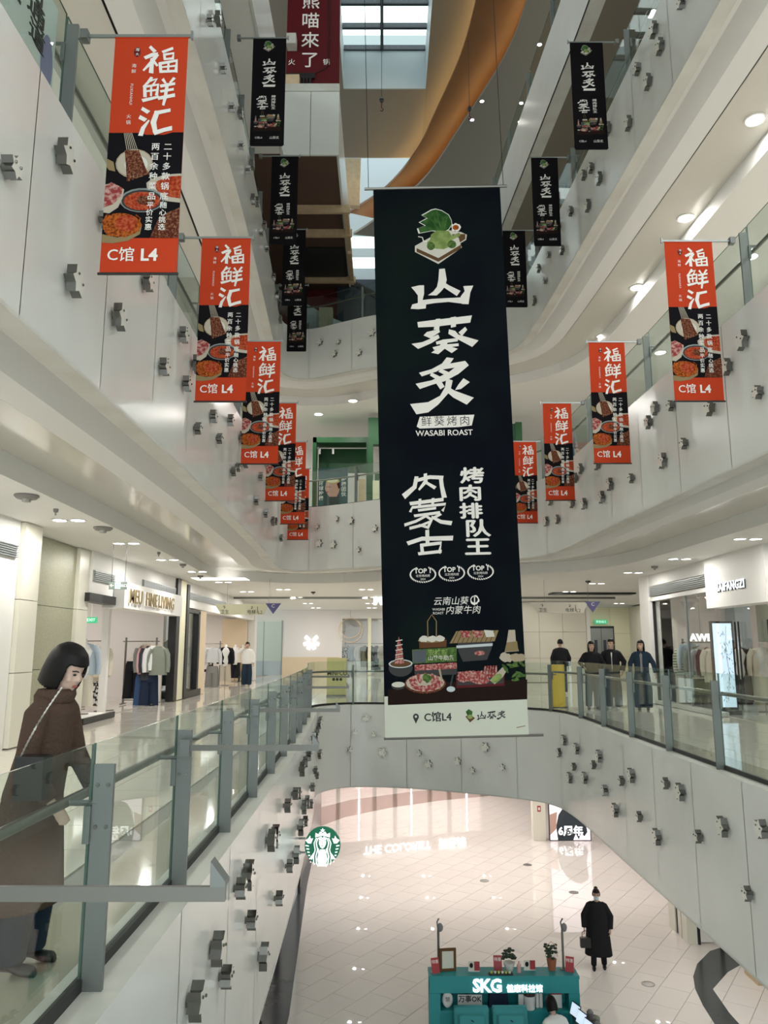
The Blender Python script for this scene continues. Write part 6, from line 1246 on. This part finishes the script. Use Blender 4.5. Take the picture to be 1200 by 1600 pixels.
mat('potwhite', (.7, .7, .68), .4); mat('terracotta', (.32, .10, .05), .6); mat('foliage', (.015, .035, .015), .5)
def plant(label, x, y, pot, tall):
    t = KT('potted_plant', label, 'plant', x, y)
    MB().lathe([(.06, 0), (.085 if tall else .1, .12 + tall * .05), (.07, .12 + tall * .05), (.01, .1)], n=14).build('pot', pot, t, smooth=40)
    for i in range(26):
        a = random.uniform(0, 6.28); r_ = random.uniform(.02, .13); z = .16 + tall * .05 + random.uniform(0, .17); MB().ell((r_ * math.cos(a), r_ * math.sin(a), z), .035, .03, .02, 6, 4).build('leaf', 'foliage', t)
    if tall: MB().tube([(-.1, 0, .2), (-.09, 0, .36), (0, 0, .44), (.09, 0, .36), (.1, 0, .2)], .006, 6).build('basket_handle', 'wood', t)
plant('dark green plant in white pot in the middle of the kiosk top', 2.1, 14.02, 'potwhite', 0); plant('plant in terracotta pot with hoop handle on the kiosk top', 2.82, 14.03, 'terracotta', 1)
t = KT('bottle', 'small pink spray bottle beside the white plant pot', 'bottle', 2.25, 13.93); MB().lathe([(.035, 0), (.035, .12), (.015, .14), (.015, .17), (.005, .175)], n=10).build('body', 'g_pinkg', t, smooth=40)
t = KT('snack_tray', 'low tray of small yellow jars on the kiosk top', 'tray', 1.93, 13.84)
MB().box(-.2, .2, -.04, .04, 0, .02).build('tray', 'text_black', t)
for i in range(6): MB().lathe([(.02, .02), (.022, .05), (.005, .055)], (-.15 + i * .06, 0, 0), 8).build('jar', ('lime', 'board_white')[i % 2], t)
for x, lab in ((.92, 'massage gun on a steel stand at the left end of the kiosk top'), (3.02, 'massage gun on a steel stand at the right end of the kiosk top')):
    t = KT('massage_device', lab, 'device', x, 14.05); MB().tube([(0, 0, 0), (0, 0, .62)], .02, 8).build('stand', 'brushed', t); MB().ell((.03, -.02, .66), .05, .045, .07, 10, 8).build('device_head', 'cloth_grey', t, smooth=True); MB().tube([(0, 0, .6), (-.02, 0, .74), (.01, -.02, .8)], .014, 6).build('hook', 'steel', t); MB().lathe([(.06, 0), (.06, .01), (.01, .012)], n=12).build('foot', 'brushed', t)
# massage chairs in front
for i, (x, lab) in enumerate(((1.4, 'left teal massage chair in front of the kiosk'), (2.02, 'right teal massage chair in front of the kiosk'))):
    t = thing('massage_chair', lab, 'chair', (x, 13.4, 0), group='massage chairs')
    b = MB(); b.obox((0, .12, .8), (.56, .16, .78), Matrix.Rotation(-.15, 3, 'X')); b.obox((0, .02, .95), (.42, .1, .34), Matrix.Rotation(-.15, 3, 'X')); fused(b, 'backrest', 'tealfabric', t, .025, 4)
    b = MB(); b.obox((0, -.25, .42), (.56, .6, .18)); fused(b, 'seat', 'tealfabric', t, .025, 4)
    for s_ in (-1, 1): b = MB(); b.obox((s_ * .31, -.15, .5), (.1, .62, .36)); fused(b, 'armrest', 'tealfabric', t, .025, 3); MB().box(s_ * .3 - .04, s_ * .3 + .04, -.45, .15, 0, .32).build('leg', 'cloth_grey', t)
    MB().tube([(-.1, .05, 1.1), (0, -.02, 1.05), (.15, .02, .98), (.2, .05, .8)], .008, 6).build('cable', 'black', t)
t = thing('neck_massager', 'white round massage cushion lying on the right chair', 'device', (2.02, 13.2, .515)); MB().lathe([(.16, 0), (.18, .05), (.12, .1), (.02, .11)], n=18).build('cushion', 'whiteplastic', t, smooth=True)
# shelf goods
sh = 1.021
t = thing('foot_massager', 'white oval device at the left of the kiosk shelf', 'device', (1.05, 13.9, sh)); MB().ell((0, 0, .13), .09, .04, .13, 14, 8).build('shell', 'whiteplastic', t, smooth=True); text_obj('mark', '禁', 'text_black', t, (0, -.042, .14), FACE, size=.08, ext=.001)
t = thing('slogan_sign', 'white slogan sign with black lettering on the kiosk shelf', 'sign', (1.42, 13.9, sh)); MB().box(-.2, .2, 0, .02, 0, .2).build('board', 'whiteplastic', t); text_obj('lettering', '万事OK', 'text_black', t, (0, -.002, .13), FACE, size=.11, ext=.001, bold=.002)
t = thing('shopping_bag', 'dark blue bag standing on the kiosk shelf', 'bag', (1.9, 13.98, sh)); MB().prism([(-.17, -.06, 0), (.17, -.06, 0), (.14, -.06, .27), (-.14, -.06, .27)], (0, .12, 0)).build('bag_body', 'g_navy', t)
t = thing('bucket', 'white bucket filled with dark items on the kiosk shelf', 'bucket', (2.4, 13.88, sh)); MB().lathe([(.085, 0), (.1, .2), (.105, .21), (.09, .2), (.08, .17), (.01, .17)], n=16).build('pail', 'whiteplastic', t, smooth=40)
for i in range(5): MB().ell((.05 * math.cos(i * 1.3), .05 * math.sin(i * 1.3), .22), .04, .035, .04, 8, 6).build('item', ('brownc' and 'g_brownc'), t)
for i, x in enumerate((2.54, 2.6)): t = thing('bottle', ('left' if i == 0 else 'right') + ' one of two tall white bottles on the kiosk shelf', 'bottle', (x, 13.93, sh), group='white bottles'); MB().lathe([(.028, 0), (.028, .24), (.018, .26), (.02, .29), (.004, .295)], n=12).build('body', 'whiteplastic', t, smooth=40)
t = thing('water_jug', 'white box with red lid at the right of the kiosk shelf', 'box', (2.85, 13.95, sh)); MB().box(-.09, .09, -.05, .05, 0, .2).build('body', 'whiteplastic', t); MB().box(-.09, .09, -.05, .05, .2, .25).build('lid', 'redcard', t)
t = thing('box', 'small white box standing beside the bucket', 'box', (2.26, 13.9, sh)); MB().box(-.04, .04, -.03, .03, 0, .22).build('carton', 'whiteplastic', t)
# side counter with tablets
sc = thing('side_counter', 'dark low counter with screens at the right of the kiosk', 'counter', (3.2, 13.15, 0)); MB().box(-.14, .2, -.7, .5, 0, 1.0).build('cabinet', 'teal', sc); MB().box(-.16, .22, -.72, .5, 1.0, 1.03).build('worktop', 'black', sc)
for i, (x, y) in enumerate(((3.05, 13.55), (3.08, 13.28), (3.11, 13.0), (3.14, 12.72))):
    t = thing('tablet', '%s glowing tablet on the side counter' % ('farthest', 'second farthest', 'third farthest', 'nearest')[i], 'tablet', (x, y, 1.031), R(-70), group='tablets on the side counter'); MB().prism([(-.12, 0, .01), (.12, 0, .01), (.12, .06, .19), (-.12, .06, .19)], (0, .01, 0)).build('casing', 'black', t); MB().prism([(-.11, -.003, .02), (.11, -.003, .02), (.11, .052, .18), (-.11, .052, .18)], (0, .002, 0)).build('screen', 'screenwhite', t); MB().box(-.06, .06, .0, .09, 0, .01).build('foot', 'black', t)
for i in range(5):
    t = thing('product_jar', '%s jar from the kiosk in the row behind the tablets' % ORD[i], 'jar', (3.3 + .05 * (i % 2), 13.5 - i * .2, 1.031), group='jars behind the tablets'); MB().lathe([(.05, 0), (.055, .1), (.03, .13), (.005, .135)], n=10).build('body', ('cloth_grey', 'g_greengrey')[i % 2], t, smooth=40)
# seated attendant bending forward
person('attendant with black hair in white top bending over beside the kiosk', (2.72, 13.1, -.12), R(200), 1.55, wide=1.05, top='cloth_white', bottom='cloth_black', hairlen=.12, lean=.35, tilt=.5, shoes='leather')
# round green coffee sign, made as a disc with raised white shapes
sb = thing('round_sign', 'round green coffee shop sign with white crowned figure on the left balcony', 'sign', (-.93, 12.3, 3.93)); mat('sbgreen', (.0, .13, .06), .4, emit=.12, ecol=(.0, .5, .25)); mat('sbwhite', (.85, .9, .9), .4, emit=.85)
MB().rings([[(r_ * math.cos(2 * math.pi * i / 40), y, r_ * math.sin(2 * math.pi * i / 40)) for i in range(40)] for r_, y in ((.26, 0), (.27, .01), (.27, .07), (.26, .08))]).build('disc', 'sbgreen', sb, smooth=40)
p = Print(['sbwhite']); S_ = .001
def sc2(pts): return [((x - 445) * .00187, (560 - y) * .00187) for x, y in pts]
p.pol(sc2([(385, 495), (388, 458), (410, 470), (425, 448), (445, 462), (465, 448), (480, 470), (505, 458), (505, 495), (445, 482)]), 'sbwhite')
p.pol(sc2([(445 + (22 if i % 2 == 0 else 9) * math.sin(i * math.pi / 5), 442 - (22 if i % 2 == 0 else 9) * math.cos(i * math.pi / 5)) for i in range(10)]), 'sbwhite')
p.pol(sc2([(415, 510), (430, 496), (460, 496), (475, 510), (474, 545), (460, 572), (445, 580), (430, 572), (416, 545)]), 'sbwhite')
for e in (-1, 1):
    X_ = lambda pts: sc2([(445 + e * x, y) for x, y in pts])
    p.stroke(X_([(8, 492), (40, 505), (50, 540), (38, 590), (52, 640), (46, 690), (30, 714)]), .02, 'sbwhite'); p.stroke(X_([(50, 500), (68, 540), (58, 590), (72, 640), (66, 700)]), .016, 'sbwhite'); p.stroke(X_([(34, 580), (28, 620), (38, 660), (20, 712)]), .018, 'sbwhite')
    p.pol(X_([(75, 500), (95, 505), (100, 480), (118, 505), (140, 515), (118, 540), (92, 542)]), 'sbwhite')
    for i in range(6): p.stroke(X_([(112 - i * 4, 560 + i * 24), (136 - i * 8, 556 + i * 25)]), .018, 'sbwhite')
    p.pol(X_([(70, 610), (100, 650), (85, 665), (66, 640)]), 'sbwhite')
    p.stroke(X_([(14, 520), (30, 518)]), .006, 'sbgreen')
p.pol(sc2([(425, 585), (465, 585), (478, 640), (470, 714), (420, 714), (412, 640)]), 'sbwhite'); p.stroke(sc2([(445, 522), (442, 545)]), .005, 'sbgreen'); p.stroke(sc2([(436, 558), (454, 558)]), .006, 'sbgreen'); p.build('figure', sb)
MB().tube([(-.26, .04, .1), (-.36, .04, .1)], .015, 6).build('bracket', 'steel', sb); MB().tube([(-.26, .04, -.1), (-.36, .04, -.1)], .015, 6).build('bracket', 'steel', sb)
# ground floor screen
ls = thing('advert_screen', 'tall ground floor video screen with dark hair picture and white numerals', 'screen', (6.72, 29.3, 0)); mat('ledpink', (.7, .62, .66), .4, emit=.95, ecol=(.95, .86, .92))
MB().box(-.75, .75, 0, .12, 0, 3.1).build('casing', 'black', ls); MB().box(-.72, .72, -.01, 0, .03, 3.05).build('screen', 'ledpink', ls)
p = Print(['black']); p.layer = 170; p.pol([(-.45, .03), (-.5, .5), (-.4, .9), (-.1, 1.3), (.3, 1.45), (.6, 1.3), (.55, .7), (.62, .3), (.5, .15), (.4, .3), (.3, .05), (.2, .25), (.1, .03)], 'navy'); p.pol([(-.72, .9), (-.45, 1.0), (-.5, .4), (-.72, .2)], 'posterface')
p.text('6周年', .02, .32, .36, 'letterglow', bold=.012); p.build('picture', ls)
tag(MB().box(5.4, 5.85, 29.3, 29.7, 0, 3.2).build('wall_service_panel', 'cream'), 'cream service panel beside the ground floor screen', 'wall', kind='structure')
hy = thing('hydrant_box', 'small red hydrant sign on the cream service panel', 'sign', (5.62, 29.28, 1.1)); MB().box(-.06, .06, 0, .02, -.1, .1).build('plate', 'redcard', hy); MB().box(-.03, .03, -.005, 0, -.05, .05).build('mark', 'text_white', hy)
for y_, lab in ((13.5, 'nearer'), (27, 'farther')):
    t = thing('barrier_post', lab + ' black barrier post on the dark stone band', 'post', (-1.98 if y_ < 20 else -2.6, y_, .003)); MB().lathe([(.15, 0), (.15, .02), (.03, .03), (.025, .95), (.03, 1.0), (.005, 1.01)], n=14).build('stem', 'black', t, smooth=40); MB().box(-.04, .04, -.04, .04, .88, .95).build('belt_head', 'black', t)
